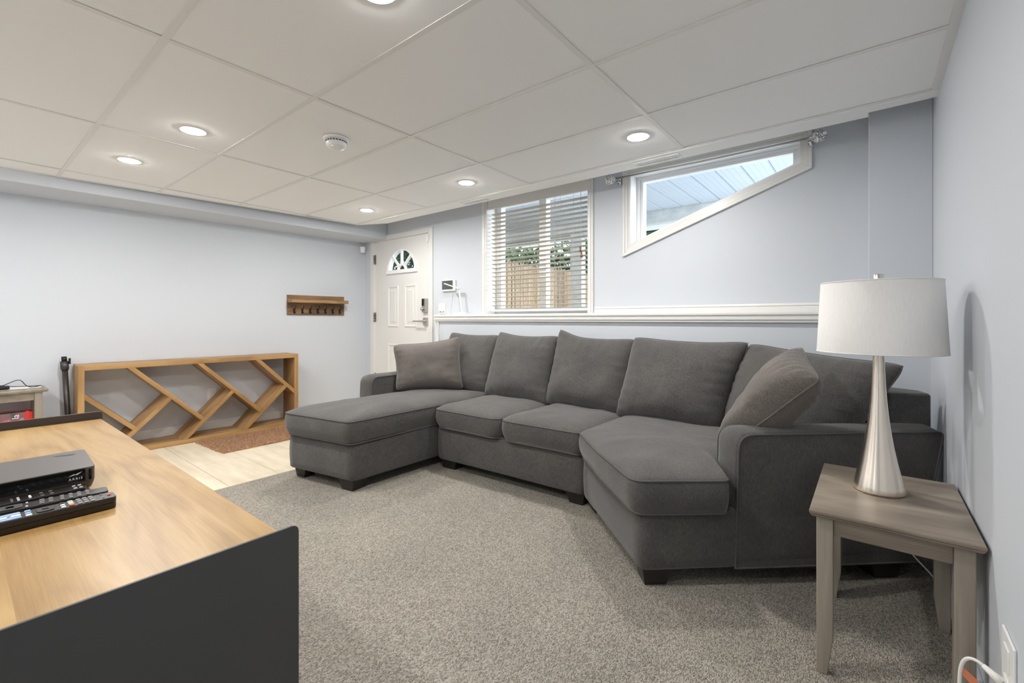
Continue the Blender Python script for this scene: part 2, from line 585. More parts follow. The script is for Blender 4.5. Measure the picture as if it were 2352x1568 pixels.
# ------------------------------------------------------------------ the room shell
ZC = 2.2866           # underside of the suspended ceiling grid
ZD = 2.50             # deck above
YB = 2.97             # upper back wall
YL = 2.85             # thicker lower back wall
XR = 3.69
YN = -1.9
WX = lambda y: -1.975 + 0.0404 * (y - 1.044)      # left wall
SX = lambda y: -1.532 + 0.0404 * (y + 0.295)      # soffit face
def ceil_left(y):                                   # left edge of the grid ceiling
    return -1.532 + (y + 0.295) * (0.275 / 2.739)

# floor: subfloor with carpet and stone tiles laid on it
floor = structm('floor', MB().box(-2.4, 3.9, YN - 0.2, 3.3, -0.12, -0.012), 'grout')
cp = MB().prism([(-0.10, YN), (XR, YN), (XR, YL), (-0.10, YL)], -0.012, 0.0)
part('carpet', cp, 'carpet', floor, label='grey beige loop pile carpet')
ty = [-0.66, -0.315, 0.03, 0.368, 0.711, 1.056, 1.405, 1.75, 2.10, 2.45, 2.80, 3.0]
g = 0.0018
for i in range(len(ty) - 1):
    x = -0.118
    first = True
    off = {4: -0.80, 5: -0.72, 3: -0.45}.get(i, -0.30 - 0.21 * (i % 3))
    xs = [x, off]
    while xs[-1] > -2.0:
        xs.append(xs[-1] - 0.69)
    for k in range(len(xs) - 1):
        x1, x0 = xs[k], max(xs[k + 1], WX(ty[i]) - 0.02)
        if x1 - x0 < 0.03: continue
        part('tile', MB().box(x0 + g, x1 - g, ty[i] + g, ty[i + 1] - g, -0.012, -0.0005), 'tile', floor, 0.0012, 1)
part('transition_strip', MB().box(-0.118, -0.100, -0.66, 2.95, -0.012, 0.0015), 'grout', floor)

# back wall with door and window openings
H1 = [(0.306, 1.235), (1.492, 1.235), (1.492, 2.43), (0.306, 2.43)]
H2 = [(1.887, 1.792), (3.067, 2.21), (3.067, 2.372), (1.887, 2.372)]
HD = [(-1.671, 0.0), (-0.598, 0.0), (-0.598, 2.195), (-1.671, 2.195)]
outer = [(-2.1, 0.0), (-1.671, 0.0), (-1.671, 2.195), (-0.598, 2.195), (-0.598, 0.0), (3.75, 0.0), (3.75, ZD), (-2.1, ZD)]
wall_back = structm('wall_back', wall_holes(outer, [H1, H2], YB, YB + 0.26), 'wall')
part('ledge_wall', MB().box(-0.345, XR, YL, YB - 0.0005, 0, 1.165), 'wall', wall_back)
part('pilaster', MB().box(3.42, XR, 2.74, YB - 0.001, 1.20, ZD), 'wall', wall_back, 0.004)
part('corner_trim', MB().box(-0.352, -0.292, YL - 0.012, YL + 0.02, 0, 1.163), 'trim', wall_back, 0.004)
tr = struct('trim_1')
rail = MB()
prof = [(0, 1.162), (-0.022, 1.162), (-0.022, 1.176), (-0.030, 1.180), (-0.030, 1.198), (-0.024, 1.202), (-0.024, 1.209), (-0.036, 1.213), (-0.036, 1.226), (0, 1.226)]
A = [V((-0.352, YL + p[0], p[1])) for p in prof]; B = [V((XR, YL + p[0], p[1])) for p in prof]
rail.loft(A, B)
part('rail', rail, 'trim', tr)
part('ledge_board', MB().box(-0.352, XR, YL - 0.01, YB, 1.226, 1.236), 'trim', tr)
up = MB()
prof = [(0, 1.236), (-0.018, 1.236), (-0.018, 1.262), (-0.012, 1.266), (-0.012, 1.272), (-0.018, 1.276), (-0.010, 1.29), (0, 1.29)]
up.loft([V((1.56, YB + p[0], p[1])) for p in prof], [V((3.42, YB + p[0], p[1])) for p in prof])
part('upper_rail', up, 'trim', tr)

wl = MB().prism([(WX(YN), YN), (WX(YB), YB), (WX(YB) - 0.2, YB), (WX(YN) - 0.2, YN)], 0, ZD)
wall_left = structm('wall_left', wl, 'wall')
so = MB().prism([(WX(YN) - 0.01, YN), (SX(YN), YN), (SX(YB), YB - 0.001), (WX(YB) - 0.01, YB - 0.001)], 2.20, ZD)
part('soffit', so, 'wall', wall_left, 0.006)
structm('wall_right', MB().box(XR, XR + 0.2, YN, 3.2, 0, ZD), 'wall')
structm('wall_near', MB().box(-2.3, 3.9, YN - 0.2, YN, 0, ZD), 'wall')
bl = MB()
for dz, z0, z1 in ((0.014, 0, 0.10), (0.008, 0.10, 0.125)):
    bl.prism([(WX(YN), YN), (WX(YN) + dz, YN), (WX(2.9) + dz, 2.9), (WX(2.9), 2.9)], z0, z1)
structm('baseboard_left', bl, 'trim')
structm('baseboard_right', MB().box(XR - 0.012, XR, YN, 2.74, 0, 0.11), 'wall', 0.003)
structm('baseboard_back', MB().box(-0.30, XR, YL - 0.012, YL, 0, 0.11), 'trim', 0.003)

# suspended ceiling
ceiling = structm('ceiling', MB().box(-2.3, 3.9, YN - 0.2, 3.3, ZD, ZD + 0.1), 'deck')
xs = [-1.252, 0.0, 1.2468, 2.4766, 3.675]
ys = [-1.83, -1.22, -0.61, 0.0, 0.61, 1.22, 1.83, 2.4308]
hw = 0.0125
def cpoly(pts):
    return MB().prism(pts, ZC + 0.0035, ZC + 0.02)
for j in range(len(ys) - 1):
    for i in range(len(xs) - 1):
        dz = random.uniform(0, 0.0012)
        part('panel', MB().box(xs[i] + 0.002, xs[i + 1] - 0.002, ys[j] + 0.002, ys[j + 1] - 0.002, ZC + 0.0035 + dz, ZC + 0.02), 'ceil', ceiling)
    a0, a1 = ceil_left(ys[j]), ceil_left(ys[j + 1])
    if xs[0] - a1 > 0.02:
        part('panel', MB().prism([(a0, ys[j] + 0.002), (xs[0] - 0.002, ys[j] + 0.002), (xs[0] - 0.002, ys[j + 1] - 0.002), (a1, ys[j + 1] - 0.002)], ZC + 0.0035, ZC + 0.02), 'ceil', ceiling)
for x in xs[:-1]:
    part('grid_runner', MB().box(x - hw, x + hw, ys[0], ys[-1] + hw, ZC, ZC + 0.0025), 'tbar', ceiling)
for y in ys:
    part('grid_runner', MB().box(ceil_left(y), XR, y - hw, y + hw, ZC + 0.0003, ZC + 0.0028), 'tbar', ceiling)
part('edge_angle', MB().box(XR - 0.03, XR, YN, 2.52, ZC - 0.0005, ZC + 0.003), 'tbar', ceiling)
part('edge_angle', MB().prism([(ceil_left(YN) - 0.01, YN), (ceil_left(YN) + 0.02, YN), (-1.237, 2.444), (-1.262, 2.444)], ZC - 0.0005, ZC + 0.003), 'tbar', ceiling)
part('edge_angle', MB().prism([(ceil_left(YN) - 0.01, YN), (ceil_left(YN), YN), (-1.252, 2.444), (-1.262, 2.444)], ZC, ZC + 0.05), 'tbar', ceiling)
stp = [(-1.262, 2.4433), (-0.90, 2.608), (3.42, 2.592), (3.42, 2.525), (XR, 2.52), (XR, 2.4433)]
part('border_strip', MB().prism(stp, ZC - 0.004, ZC + 0.016), 'strip', ceiling)
part('border_upstand', MB().prism([(-1.262, 2.452), (-0.90, 2.606), (3.42, 2.590), (3.42, 2.580), (-0.90, 2.596), (-1.262, 2.4433)], ZC + 0.016, ZD), 'strip', ceiling)
part('border_upstand', MB().box(3.42, XR, 2.50, 2.518, ZC + 0.016, ZD), 'strip', ceiling)

# ------------------------------------------------------------------ door
door = struct('door_1', (-1.13, YB, 0))
fc, fz, fr_ = -1.116, 1.792, 0.262
N = 28
arc = [(fc - fr_ * math.cos(PI * k / N) * 0.97, fz + (fr_ - 0.012) * math.sin(PI * k / N)) for k in range(N + 1)]
slab = wall_holes([(-1.668, 0.008), (-0.601, 0.008), (-0.601, 2.192), (-1.668, 2.192)], [arc], YB + 0.012, YB + 0.055)
part('slab', slab, 'door', door)
lite = MB()
big = [(fc + (p[0] - fc) * 1.15, fz - 0.03 + (p[1] - fz) * 1.10 + (0.014 if 0 < i < N else 0)) for i, p in enumerate(arc)]
for k in range(N):
    A = [V((q[0], YB - 0.008, q[1])) for q in (big[k], big[k + 1], arc[k + 1], arc[k])]
    B = [V((q[0], YB + 0.014, q[1])) for q in (big[k], big[k + 1], arc[k + 1], arc[k])]
    lite.loft(A, B)
lite.box(big[0][0] - 0.004, big[-1][0] + 0.004, YB - 0.0105, YB + 0.016, fz - 0.034, fz + 0.010)
lf = part('fan_light_frame', lite, 'vinyl', door)
mun = MB()
for an in (45, 90, 135):
    c, s_ = math.cos(math.radians(an)), math.sin(math.radians(an))
    mun.slab((fc, YB - 0.0062, fz), (c, 0, s_), (-s_, 0, c), (0, 1, 0), [(0.081, -0.011), (0.25, -0.011), (0.25, 0.011), (0.081, 0.011)], 0, 0.03)
hub = [(fc + 0.085 * math.cos(PI * k / 14), fz + 0.085 * math.sin(PI * k / 14)) for k in range(15)]
hub2 = [(fc + 0.064 * math.cos(PI * k / 14), fz + 0.064 * math.sin(PI * k / 14)) for k in range(15)]
for k in range(14):
    mun.loft([V((q[0], YB - 0.004, q[1])) for q in (hub[k], hub[k + 1], hub2[k + 1], hub2[k])], [V((q[0], YB + 0.026, q[1])) for q in (hub[k], hub[k + 1], hub2[k + 1], hub2[k])])
part('muntin', mun, 'vinyl', lf)
part('pane', MB().slab((fc, YB + 0.03, fz), (1, 0, 0), (0, 0, 1), (0, 1, 0), [(p[0] - fc, p[1] - fz) for p in arc], 0, 0.004), 'glass', lf)
def door_panel(x0, x1, z0, z1):
    mb = MB()
    o_, i_, y = 0.0, 0.032, YB + 0.012
    P = lambda d, yy: [V((x0 + d, yy, z0 + d)), V((x1 - d, yy, z0 + d)), V((x1 - d, yy, z1 - d)), V((x0 + d, yy, z1 - d))]
    rings = [P(0, y), P(0.010, y - 0.009), P(0.020, y - 0.009), P(0.034, y + 0.002), P(0.046, y + 0.002), P(0.07, y - 0.005)]
    for a, b in zip(rings, rings[1:]):
        for k in range(4):
            mb.quad(a[k], a[(k + 1) % 4], b[(k + 1) % 4], b[k])
    mb.quad(*rings[-1])
    part('panel', mb, 'door', door)
for (x0, x1) in ((-1.405, -1.185), (-1.07, -0.835)):
    door_panel(x0, x1, 1.085, 1.61)
    door_panel(x0, x1, 0.18, 0.875)
cas = MB()
for (x0, x1, z0, z1) in ((-1.749, -1.671, 0, 2.255), (-0.598, -0.527, 0, 2.255), (-1.671, -0.598, 2.195, 2.255)):
    cas.box(x0, x1, YB - 0.016, YB, z0, z1)
part('casing', cas, 'trim', door, 0.004)
part('jamb', MB().box(-1.675, -1.668, YB - 0.004, YB + 0.2, 0, 2.195).box(-0.601, -0.594, YB - 0.004, YB + 0.2, 0, 2.195).box(-1.67, -0.6, YB + 0.0, YB + 0.2, 2.192, 2.199), 'trim', door)
for z in (1.965, 1.213, 0.42):
    hg = MB()
    for k in range(3):
        hg.lathe([(0.011, 0), (0.011, 0.036)], 10, (-1.672, YB - 0.010, z - 0.06 + k * 0.04))
    hg.box(-1.690, -1.655, YB - 0.004, YB + 0.013, z - 0.06, z + 0.06)
    part('hinge', hg, 'hinge', door)
lk = part('deadbolt', MB().box(-0.713, -0.633, YB - 0.02, YB + 0.012, 1.262, 1.43), 'nickel', door, 0.008)
part('keypad', MB().box(-0.706, -0.668, YB - 0.026, YB - 0.018, 1.342, 1.425), 'gloss', lk, 0.004)
part('thumb_turn', MB().lathe([(0.020, 0.0), (0.020, -0.02), (0.012, -0.03)], 16, (-0.69, YB - 0.02, 1.305), axis='y'), 'nickel', lk)
hd = part('door_handle', MB().box(-0.705, -0.63, YB - 0.008, YB + 0.012, 1.115, 1.205), 'nickel', door, 0.004)
part('lever', MB().lathe([(0.013, 0), (0.013, -0.05)], 14, (-0.668, YB - 0.005, 1.16), axis='y').box(-0.83, -0.655, YB - 0.062, YB - 0.048, 1.152, 1.170), 'nickel', hd, 0.003)
part('contact_sensor', MB().box(-0.642, -0.606, YB - 0.012, YB + 0.012, 2.09, 2.175).box(-0.60, -0.583, YB - 0.028, YB - 0.016, 2.10, 2.17), 'plastic', door, 0.003)

# ------------------------------------------------------------------ window with the blind
w1 = struct('window_1', (0.9, YB, 1.235))
cas = MB()
for (a, b) in ((0.243, 0.306), (1.492, 1.545)):
    cas.box(a, b, YB - 0.014, YB, 1.236, 2.46)
    cas.box(a + 0.012, b - 0.02, YB - 0.019, YB - 0.013, 1.236, 2.46)
cas.box(0.243, 1.545, YB - 0.014, YB, 2.43, 2.49)
part('casing', cas, 'trim', w1, 0.003)
part('liner', ring([(0.302, 1.231), (1.496, 1.231), (1.496, 2.434), (0.302, 2.434)], [(0.307, 1.237), (1.491, 1.237), (1.491, 2.429), (0.307, 2.429)], YB - 0.002, YB + 0.25), 'vinyl', w1)
fo = [(0.307, 1.237), (1.491, 1.237), (1.491, 2.429), (0.307, 2.429)]
fi = [(0.373, 1.30), (1.425, 1.30), (1.425, 2.365), (0.373, 2.365)]
part('frame', ring(fo, fi, 3.115, 3.19), 'vinyl', w1, 0.003)
part('mullion', MB().box(0.867, 0.951, 3.11, 3.185, 1.30, 2.365), 'vinyl', w1, 0.006)
part('pane', MB().box(0.373, 0.867, 3.150, 3.154, 1.30, 2.365), 'glass', w1)
part('pane', MB().box(0.951, 1.425, 3.150, 3.154, 1.30, 2.365), 'glass', w1)

bd = thing('venetian_blind', 'cream wooden venetian blind hanging in the window beside the door, slats half open', 'blind', (0.9, 3.02, 1.24))
part('valance', MB().box(0.312, 1.487, YB + 0.0, YB + 0.02, 2.32, 2.425).box(0.318, 1.48, YB + 0.02, YB + 0.08, 2.36, 2.41), 'trim', bd, 0.004)
yb = 3.035
nsl = 23
ang = math.radians(9)
sl = MB()
sl.slab((0.0, 0, 0), (0, math.cos(ang), -math.sin(ang)), (0, math.sin(ang), math.cos(ang)), (1, 0, 0), [(-0.025, -0.0014), (0.025, -0.0014), (0.025, 0.0014), (-0.025, 0.0014)], 0.322, 1.478)
sme = sl.mesh('slat')
for k in range(nsl):
    o = link('slat', sme, 'slat', bd)
    o.location = (0, yb, 1.325 + k * 0.0432)
part('bottom_rail', MB().box(0.322, 1.478, yb - 0.026, yb + 0.026, 1.262, 1.283), 'trim', bd, 0.004)
for x in (0.42, 1.12, 1.18, 1.32):
    part('ladder_cord', MB().tube([(x, yb - 0.027, 1.28), (x, yb - 0.027, 2.36)], 0.0012, 5), 'cord', bd)
lc = part('lift_cord', MB().tube([(1.395, yb - 0.035, 1.84), (1.398, yb - 0.035, 2.36)], 0.0012, 5).tube([(1.408, yb - 0.035, 1.79), (1.403, yb - 0.035, 2.36)], 0.0012, 5), 'cord', bd)
for x, z in ((1.395, 1.84), (1.408, 1.79)):
    part('tassel', MB().lathe([(0.003, 0), (0.008, -0.012), (0.006, -0.03), (0.012, -0.045), (0.009, -0.055), (0.002, -0.057)], 12, (x, yb - 0.035, z)), 'tassel', lc)

# ------------------------------------------------------------------ slanted window
w2 = struct('window_2', (2.5, YB, 1.8))
Hx = [(1.887, 1.792), (3.067, 2.21), (3.067, 2.372), (1.887, 2.372)]
def grow(d, dt=None):
    k = 0.354; L = math.sqrt(1 + k * k); dt = d if dt is None else dt
    x0, x1 = 1.887 - d, 3.067 + d
    zl = lambda x: 1.792 + k * (x - 1.887) - d * L
    return [(x0, zl(x0)), (x1, zl(x1)), (x1, 2.372 + dt), (x0, 2.372 + dt)]
cs = MB()
for (d0, d1, t) in ((0.0, 0.020, 0.012), (0.020, 0.045, 0.017), (0.045, 0.066, 0.022)):
    r_ = ring(grow(d1), grow(d0), YB - t, YB)
    k = len(cs.v); cs.v += r_.v; cs.f += [tuple(i + k for i in f) for f in r_.f]; cs.sm += r_.sm
part('casing', cs, 'trim', w2, 0.002)
part('liner', ring(grow(0.003), grow(-0.002), YB - 0.002, YB + 0.25), 'vinyl', w2)
part('frame', ring(grow(-0.002), grow(-0.030, -0.024), 3.085, 3.17), 'vinyl', w2, 0.002)
part('sash', ring(grow(-0.030, -0.024), grow(-0.055, -0.043), 3.095, 3.16), 'vinyl', w2, 0.002)
gp = grow(-0.054, -0.042)
part('pane', MB().slab((0, 3.115, 0), (1, 0, 0), (0, 0, 1), (0, 1, 0), gp, 0, 0.004), 'glass', w2)

cr = thing('curtain_rod', 'thin chrome curtain rod with crystal ball ends above the slanted window', 'curtain rod', (2.46, 2.88, 2.335))
part('rod', MB().tube([(1.775, 2.885, 2.337), (2.46, 2.885, 2.330), (3.15, 2.885, 2.334)], 0.007, 10), 'nickel', cr)
for x, s_ in ((1.741, -1), (3.178, 1)):
    fb = MB()
    n1, n2 = 18, 26
    prof = [(0.037 * math.sin(PI * k / n1) + 0.0005, -0.037 * math.cos(PI * k / n1)) for k in range(n1 + 1)]
    fb.lathe(prof, n2, (x, 2.885, 2.336), axis='x')
    for q in fb.v:
        q += (q - V((x, 2.885, 2.336))) * wob(q, 0.28, 190)
    fb.sm = [False] * len(fb.sm)
    fi_ = part('finial', fb, 'chrome', cr, label='crackled crystal ball end')
    part('collar', MB().lathe([(0.010, -0.012), (0.014, -0.008), (0.014, 0.008), (0.010, 0.012)], 14, (x - s_ * 0.042, 2.885, 2.336), axis='x'), 'chrome', fi_)
for x in (1.80, 3.125):
    part('bracket', MB().box(x - 0.008, x + 0.008, 2.88, YB - 0.02, 2.318, 2.330).box(x - 0.014, x + 0.014, YB - 0.026, YB - 0.0, 2.295, 2.355).box(x - 0.008, x + 0.008, 2.872, 2.898, 2.318, 2.326), 'chrome', cr, 0.002)

# ------------------------------------------------------------------ outdoors
gd = MB().box(-14, 14, 3.24, 16, -0.4, 0.2)
structm('ground', gd, 'ground')
pc = thing('patio_cover', 'white ribbed patio cover with a weathered grey beam outside the windows', 'patio cover', (0, 7.2, 0.2))
ZP = 3.08
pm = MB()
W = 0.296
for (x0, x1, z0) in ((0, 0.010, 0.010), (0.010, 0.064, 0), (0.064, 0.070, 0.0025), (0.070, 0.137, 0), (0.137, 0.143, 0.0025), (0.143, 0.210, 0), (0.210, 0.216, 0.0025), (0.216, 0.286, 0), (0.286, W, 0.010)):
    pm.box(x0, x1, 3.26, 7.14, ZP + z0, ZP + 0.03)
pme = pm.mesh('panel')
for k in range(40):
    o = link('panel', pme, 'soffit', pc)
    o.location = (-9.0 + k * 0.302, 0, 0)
part('roof_deck', MB().box(-9.1, 3.1, 3.26, 7.5, ZP + 0.04, ZP + 0.1), 'beam', pc)
part('beam', MB().box(-9, 3.1, 7.16, 7.34, 2.865, ZP + 0.03), 'beam', pc, 0.006)
part('fascia_board', MB().box(-9, 3.1, 7.341, 7.38, 2.79, 2.90), 'whitepaint', pc)
part('post', MB().box(-1.24, -0.98, 7.18, 7.34, 0.2, 2.865), 'beam', pc, 0.005)
part('post', MB().box(-0.93, -0.70, 7.385, 7.5, 0.2, 2.85), 'whitepaint', pc, 0.005)

fn = thing('reed_fence', 'tan reed screen fence standing outside the blinded window', 'fence', (-1.5, 6.4, 0.2))
rd = MB()
y = 4.9
while y < 8.4:
    wv = random.uniform(0.012, 0.022)
    dx = random.uniform(-0.012, 0.012)
    zt = 2.19 + random.uniform(-0.03, 0.03)
    rd.prism([(-1.50 + dx, y), (-1.485 + dx, y + wv / 2), (-1.50 + dx, y + wv), (-1.515 + dx, y + wv / 2)], 0.2, zt)
    y += wv + random.choice((0.003, 0.008, 0.014))
o = part('reeds', rd, 'reed', fn)
o['kind'] = 'stuff'
for z in (0.6, 1.3, 1.95):
    part('rail', MB().box(-1.56, -1.52, 4.9, 8.4, z, z + 0.05), 'beam', fn)

def leaf_mass(name, label, boxes, n, group=None):
    mb = MB()
    for _ in range(n):
        x0, x1, y0, y1, z0, z1 = random.choice(boxes)
        p = V((random.uniform(x0, x1), random.uniform(y0, y1), z0 + (z1 - z0) * random.random() ** 0.8))
        p.z += 0.25 * noise.noise(V((p.x * 1.3, p.y * 1.3, 0)))
        a = V((random.gauss(0, 1), random.gauss(0, 1), random.gauss(0, 0.6))).normalized()
        b = a.orthogonal().normalized()
        b = (Matrix.Rotation(random.uniform(0, 6.28), 3, a) @ b)
        l_, w_ = random.uniform(0.09, 0.16), random.uniform(0.03, 0.05)
        c_ = a.cross(b) * w_
        mb.quad(p - b * l_, p + c_, p + b * l_, p - c_)
    me = mb.mesh(name)
    o = link(name, me, 'leaf', None)
    o['kind'] = 'stuff'
    return tag(o, label, 'hedge')
leaf_mass('hedge', 'dense green hedge growing behind the reed fence and patio beam', [(-13, -5.2, 5.6, 7.5, 0.3, 3.6), (-13, -5.2, 5.6, 7.5, 0.3, 3.6), (-8, 0.8, 8.6, 9.3, 0.3, 2.95), (-8, 1.2, 9.0, 9.8, 0.3, 3.1), (-1.4, 1.2, 8.9, 9.8, 2.4, 3.5), (-3.2, -1.75, 5.2, 8.4, 1.0, 2.2)], 34000)

# ------------------------------------------------------------------ sectional sofa
sofa = thing('sectional_sofa', 'charcoal grey linen sectional sofa with chaise and angled end seat', 'sofa', (1.6, 2.0, 0))

def footprint_base(name, poly, z0, z1, r=0.035, bulge=0.006, mat='fabric'):
    n = 110
    out = resample(round_poly(poly, r, 5), n)
    c = V((sum(p.x for p in out) / n, sum(p.y for p in out) / n))
    mb = MB()
    prof = [(0.012, z0), (0.0, z0 + 0.012)] + [(-bulge * math.sin(PI * k / 5), z0 + 0.012 + (z1 - z0 - 0.03) * k / 5) for k in range(1, 5)] + [(0.0, z1 - 0.018), (0.006, z1 - 0.006), (0.018, z1)]
    for d, z in prof:
        for p in out:
            v_ = p - c
            q = c + v_ * (1 - d / v_.length)
            mb.v.append(V((q.x, q.y, z)))
    for i in range(len(prof) - 1):
        for k in range(n):
            mb.f.append((i * n + k, i * n + (k + 1) % n, (i + 1) * n + (k + 1) % n, (i + 1) * n + k)); mb.sm.append(True)
    mb.f.append(tuple(range((len(prof) - 1) * n, len(prof) * n))); mb.sm.append(False)
    mb.f.append(tuple(reversed(range(n)))); mb.sm.append(False)
    return part(name, mb, mat, sofa)

def seat_cushion(poly, z0, z1, r=0.06, crown=0.035, n=132, seed=0.0, bulge=0.012, zfun=None):
    out = resample(round_poly(poly, r, 7), n)
    c = V((sum(p.x for p in out) / n, sum(p.y for p in out) / n))
    mb = MB()
    prof = []
    for rho in (0.25, 0.6, 0.85, 0.95):                       # bottom
        prof.append(('s', rho, z0 - 0.0))
    h = z1 - z0
    for k in range(7):                                         # side, softly bulging
        t = k / 6
        prof.append(('d', -bulge * math.sin(PI * t) + 0.022 * (1 - t) ** 2.5, z0 + h * t))
    for rho in (0.975, 0.94, 0.90, 0.84, 0.76, 0.66, 0.54, 0.4, 0.25, 0.12):
        prof.append(('s', rho, z1 + crown * (1 - rho ** 4.5) ** 0.75))
    rows = 0
    for kind, a, z in prof:
        for p in out:
            v_ = p - c
            if kind == 'd':
                q = c + v_ * (1 - a / v_.length)
            else:
                q = c + v_ * a
            zz = z + (zfun(q) if zfun else 0)
            P = V((q.x, q.y, zz))
            w = wob(P, 0.010, 4.0, seed) + wob(P, 0.004, 11.0, seed + 3)
            if kind == 's' and z > z0 + 0.01:
                P.z += w * (1 - a ** 6)
            else:
                pass
            mb.v.append(P)
        rows += 1
    for i in range(rows - 1):
        for k in range(n):
            mb.f.append((i * n + k, i * n + (k + 1) % n, (i + 1) * n + (k + 1) % n, (i + 1) * n + k)); mb.sm.append(True)
    mb.f.append(tuple(range((rows - 1) * n, rows * n))); mb.sm.append(True)
    mb.f.append(tuple(reversed(range(n)))); mb.sm.append(True)
    o = part('seat_cushion', mb, 'fabric', sofa)
    for z in (z0, z1):
        path = []
        for p in out:
            v_ = p - c
            q = c + v_ * (1 + (0.001 if z > z0 + 0.01 else -0.021) / v_.length)
            path.append((q.x, q.y, z + (zfun(q) if zfun else 0)))
        part('piping', MB().tube(path, 0.0048, 6, closed=True), 'piping', o)
    return o

def pillow(name, P00, P10, P11, P01, t, parent, mat='fabric', n=30, pinch=0.035, sag=0.0, ear_l=0.0, ear_r=0.0, seed=0.0, wr=0.010, power=0.55, belly=0.0, corner=0.03):
    """soft knife-edged cushion spanned by four corner points, with a piped seam"""
    P00, P10, P11, P01 = V(P00), V(P10), V(P11), V(P01)
    nrm = ((P10 - P00) + (P11 - P01)).cross((P01 - P00) + (P11 - P10)).normalized()
    up = ((P01 - P00) + (P11 - P10)).normalized()
    def pos(u, v):
        cr = 1 - corner * (abs(u) * abs(v)) ** 7
        u, v = u * cr, v * cr
        uu = u * (1 - pinch * (1 - v * v) ** 1.5); vv = v * (1 - pinch * (1 - u * u) ** 1.5)
        a, b = (uu + 1) / 2, (vv + 1) / 2
        p = P00 * (1 - a) * (1 - b) + P10 * a * (1 - b) + P11 * a * b + P01 * (1 - a) * b
        top = max(0, b) ** 3
        p = p - up * sag * top * (1 - u * u)
        p = p + up * top * (ear_l * max(0, (1 - (u + 1) * 1.3)) ** 2 + ear_r * max(0, (1 - (1 - u) * 1.3)) ** 2)
        return p
    mb = MB()
    idx = {}
    for side in (1, -1):
        for i in range(n + 1):
            for j in range(n + 1):
                u, v = -1 + 2 * i / n, -1 + 2 * j / n
                u = math.sin(u * PI / 2) * 0.45 + u * 0.55; v = math.sin(v * PI / 2) * 0.45 + v * 0.55
                edge = i in (0, n) or j in (0, n)
                if edge and side == -1:
                    idx[(side, i, j)] = idx[(1, i, j)]; continue
                p = pos(u, v)
                hgt = t / 2 * ((1 - abs(u) ** 3.2) * (1 - abs(v) ** 3.2)) ** power
                if belly: hgt *= 1 + belly * (-v) * (1 - abs(u) ** 2)
                if not edge:
                    k = hgt / (t / 2)
                    hgt += wob(p, wr * 1.2, 5.5, seed + side) * k + wob(p, wr * 0.5, 16.0, seed + 5 + side) * k
                    cr_ = (1 - k) * k * 4
                    hgt += cr_ * 0.006 * math.sin(26 * (u if abs(v) > abs(u) else v) + seed * 3) * (0.5 + wob(p, 1.0, 9, seed))
                idx[(side, i, j)] = len(mb.v)
                mb.v.append(p + nrm * side * hgt)
    for side in (1, -1):
        for i in range(n):
            for j in range(n):
                q = (idx[(side, i, j)], idx[(side, i + 1, j)], idx[(side, i + 1, j + 1)], idx[(side, i, j + 1)])
                mb.f.append(q if side == 1 else tuple(reversed(q))); mb.sm.append(True)
    o = part(name, mb, mat, parent)
    path = []
    m = 26
    for a, b in (((-1, -1), (1, -1)), ((1, -1), (1, 1)), ((1, 1), (-1, 1)), ((-1, 1), (-1, -1))):
        for k in range(m):
            s_ = k / m
            u, v = a[0] + (b[0] - a[0]) * s_, a[1] + (b[1] - a[1]) * s_
            q = 0.985
            r2 = max(abs(u) * abs(v), 0) ** 10
            path.append(pos(u * (1 - 0.02 * r2), v * (1 - 0.02 * r2)))
    part('piping', MB().tube(path, 0.0046, 6, closed=True), 'piping' if mat == 'fabric' else mat, o)
    return o

ZB0, ZB1 = 0.079, 0.335
footprint_base('base', [(0.02, 1.055), (0.685, 1.175), (0.725, 2.78), (0.03, 2.78)], ZB0, ZB1, 0.03)
footprint_base('base', [(0.728, 1.895), (2.028, 1.940), (2.028, 2.78), (0.728, 2.78)], ZB0, ZB1, 0.02)
footprint_base('base', [(2.034, 1.93), (2.64, 1.354), (2.975, 1.655), (3.52, 2.15), (3.50, 2.38), (2.88, 2.78), (2.034, 2.78)], ZB0, ZB1, [0.02, 0.03, 0.01, 0.02, 0.03, 0.03, 0.02])

# seats
seat_cushion([(0.003, 1.012), (0.705, 1.135), (0.735, 2.60), (0.03, 2.60)], 0.335, 0.49, [0.07, 0.05, 0.03, 0.05], 0.055, seed=1.1)
seat_cushion([(0.722, 1.855), (1.385, 1.870), (1.385, 2.62), (0.735, 2.62)], 0.335, 0.475, [0.09, 0.09, 0.03, 0.03], 0.05, seed=2.2)
seat_cushion([(1.389, 1.870), (2.035, 1.900), (2.040, 2.62), (1.389, 2.62)], 0.335, 0.475, [0.09, 0.05, 0.03, 0.03], 0.05, seed=3.3)
seat_cushion([(2.028, 1.885), (2.30, 1.60), (2.63, 1.300), (2.955, 1.565), (2.862, 1.735), (3.34, 2.20), (2.80, 2.56), (2.045, 2.62)], 0.335, 0.485, [0.10, 0.3, 0.07, 0.03, 0.02, 0.04, 0.05, 0.03], 0.048, n=180, seed=4.4)

# back frames
def frame_prism(poly, z0, z1, r=0.02, bev=0.03):
    return part('back_frame', MB().prism(round_poly(poly, r, 3), z0, z1), 'fabric', sofa, bev, 4)
frame_prism([(-0.14, 2.68), (2.03, 2.68), (2.03, 2.82), (-0.14, 2.82)], ZB0, 0.83)
frame_prism([(2.035, 2.68), (2.86, 2.66), (3.50, 2.27), (3.655, 2.36), (3.62, 2.47), (2.96, 2.82), (2.035, 2.82)], ZB0, 0.83)

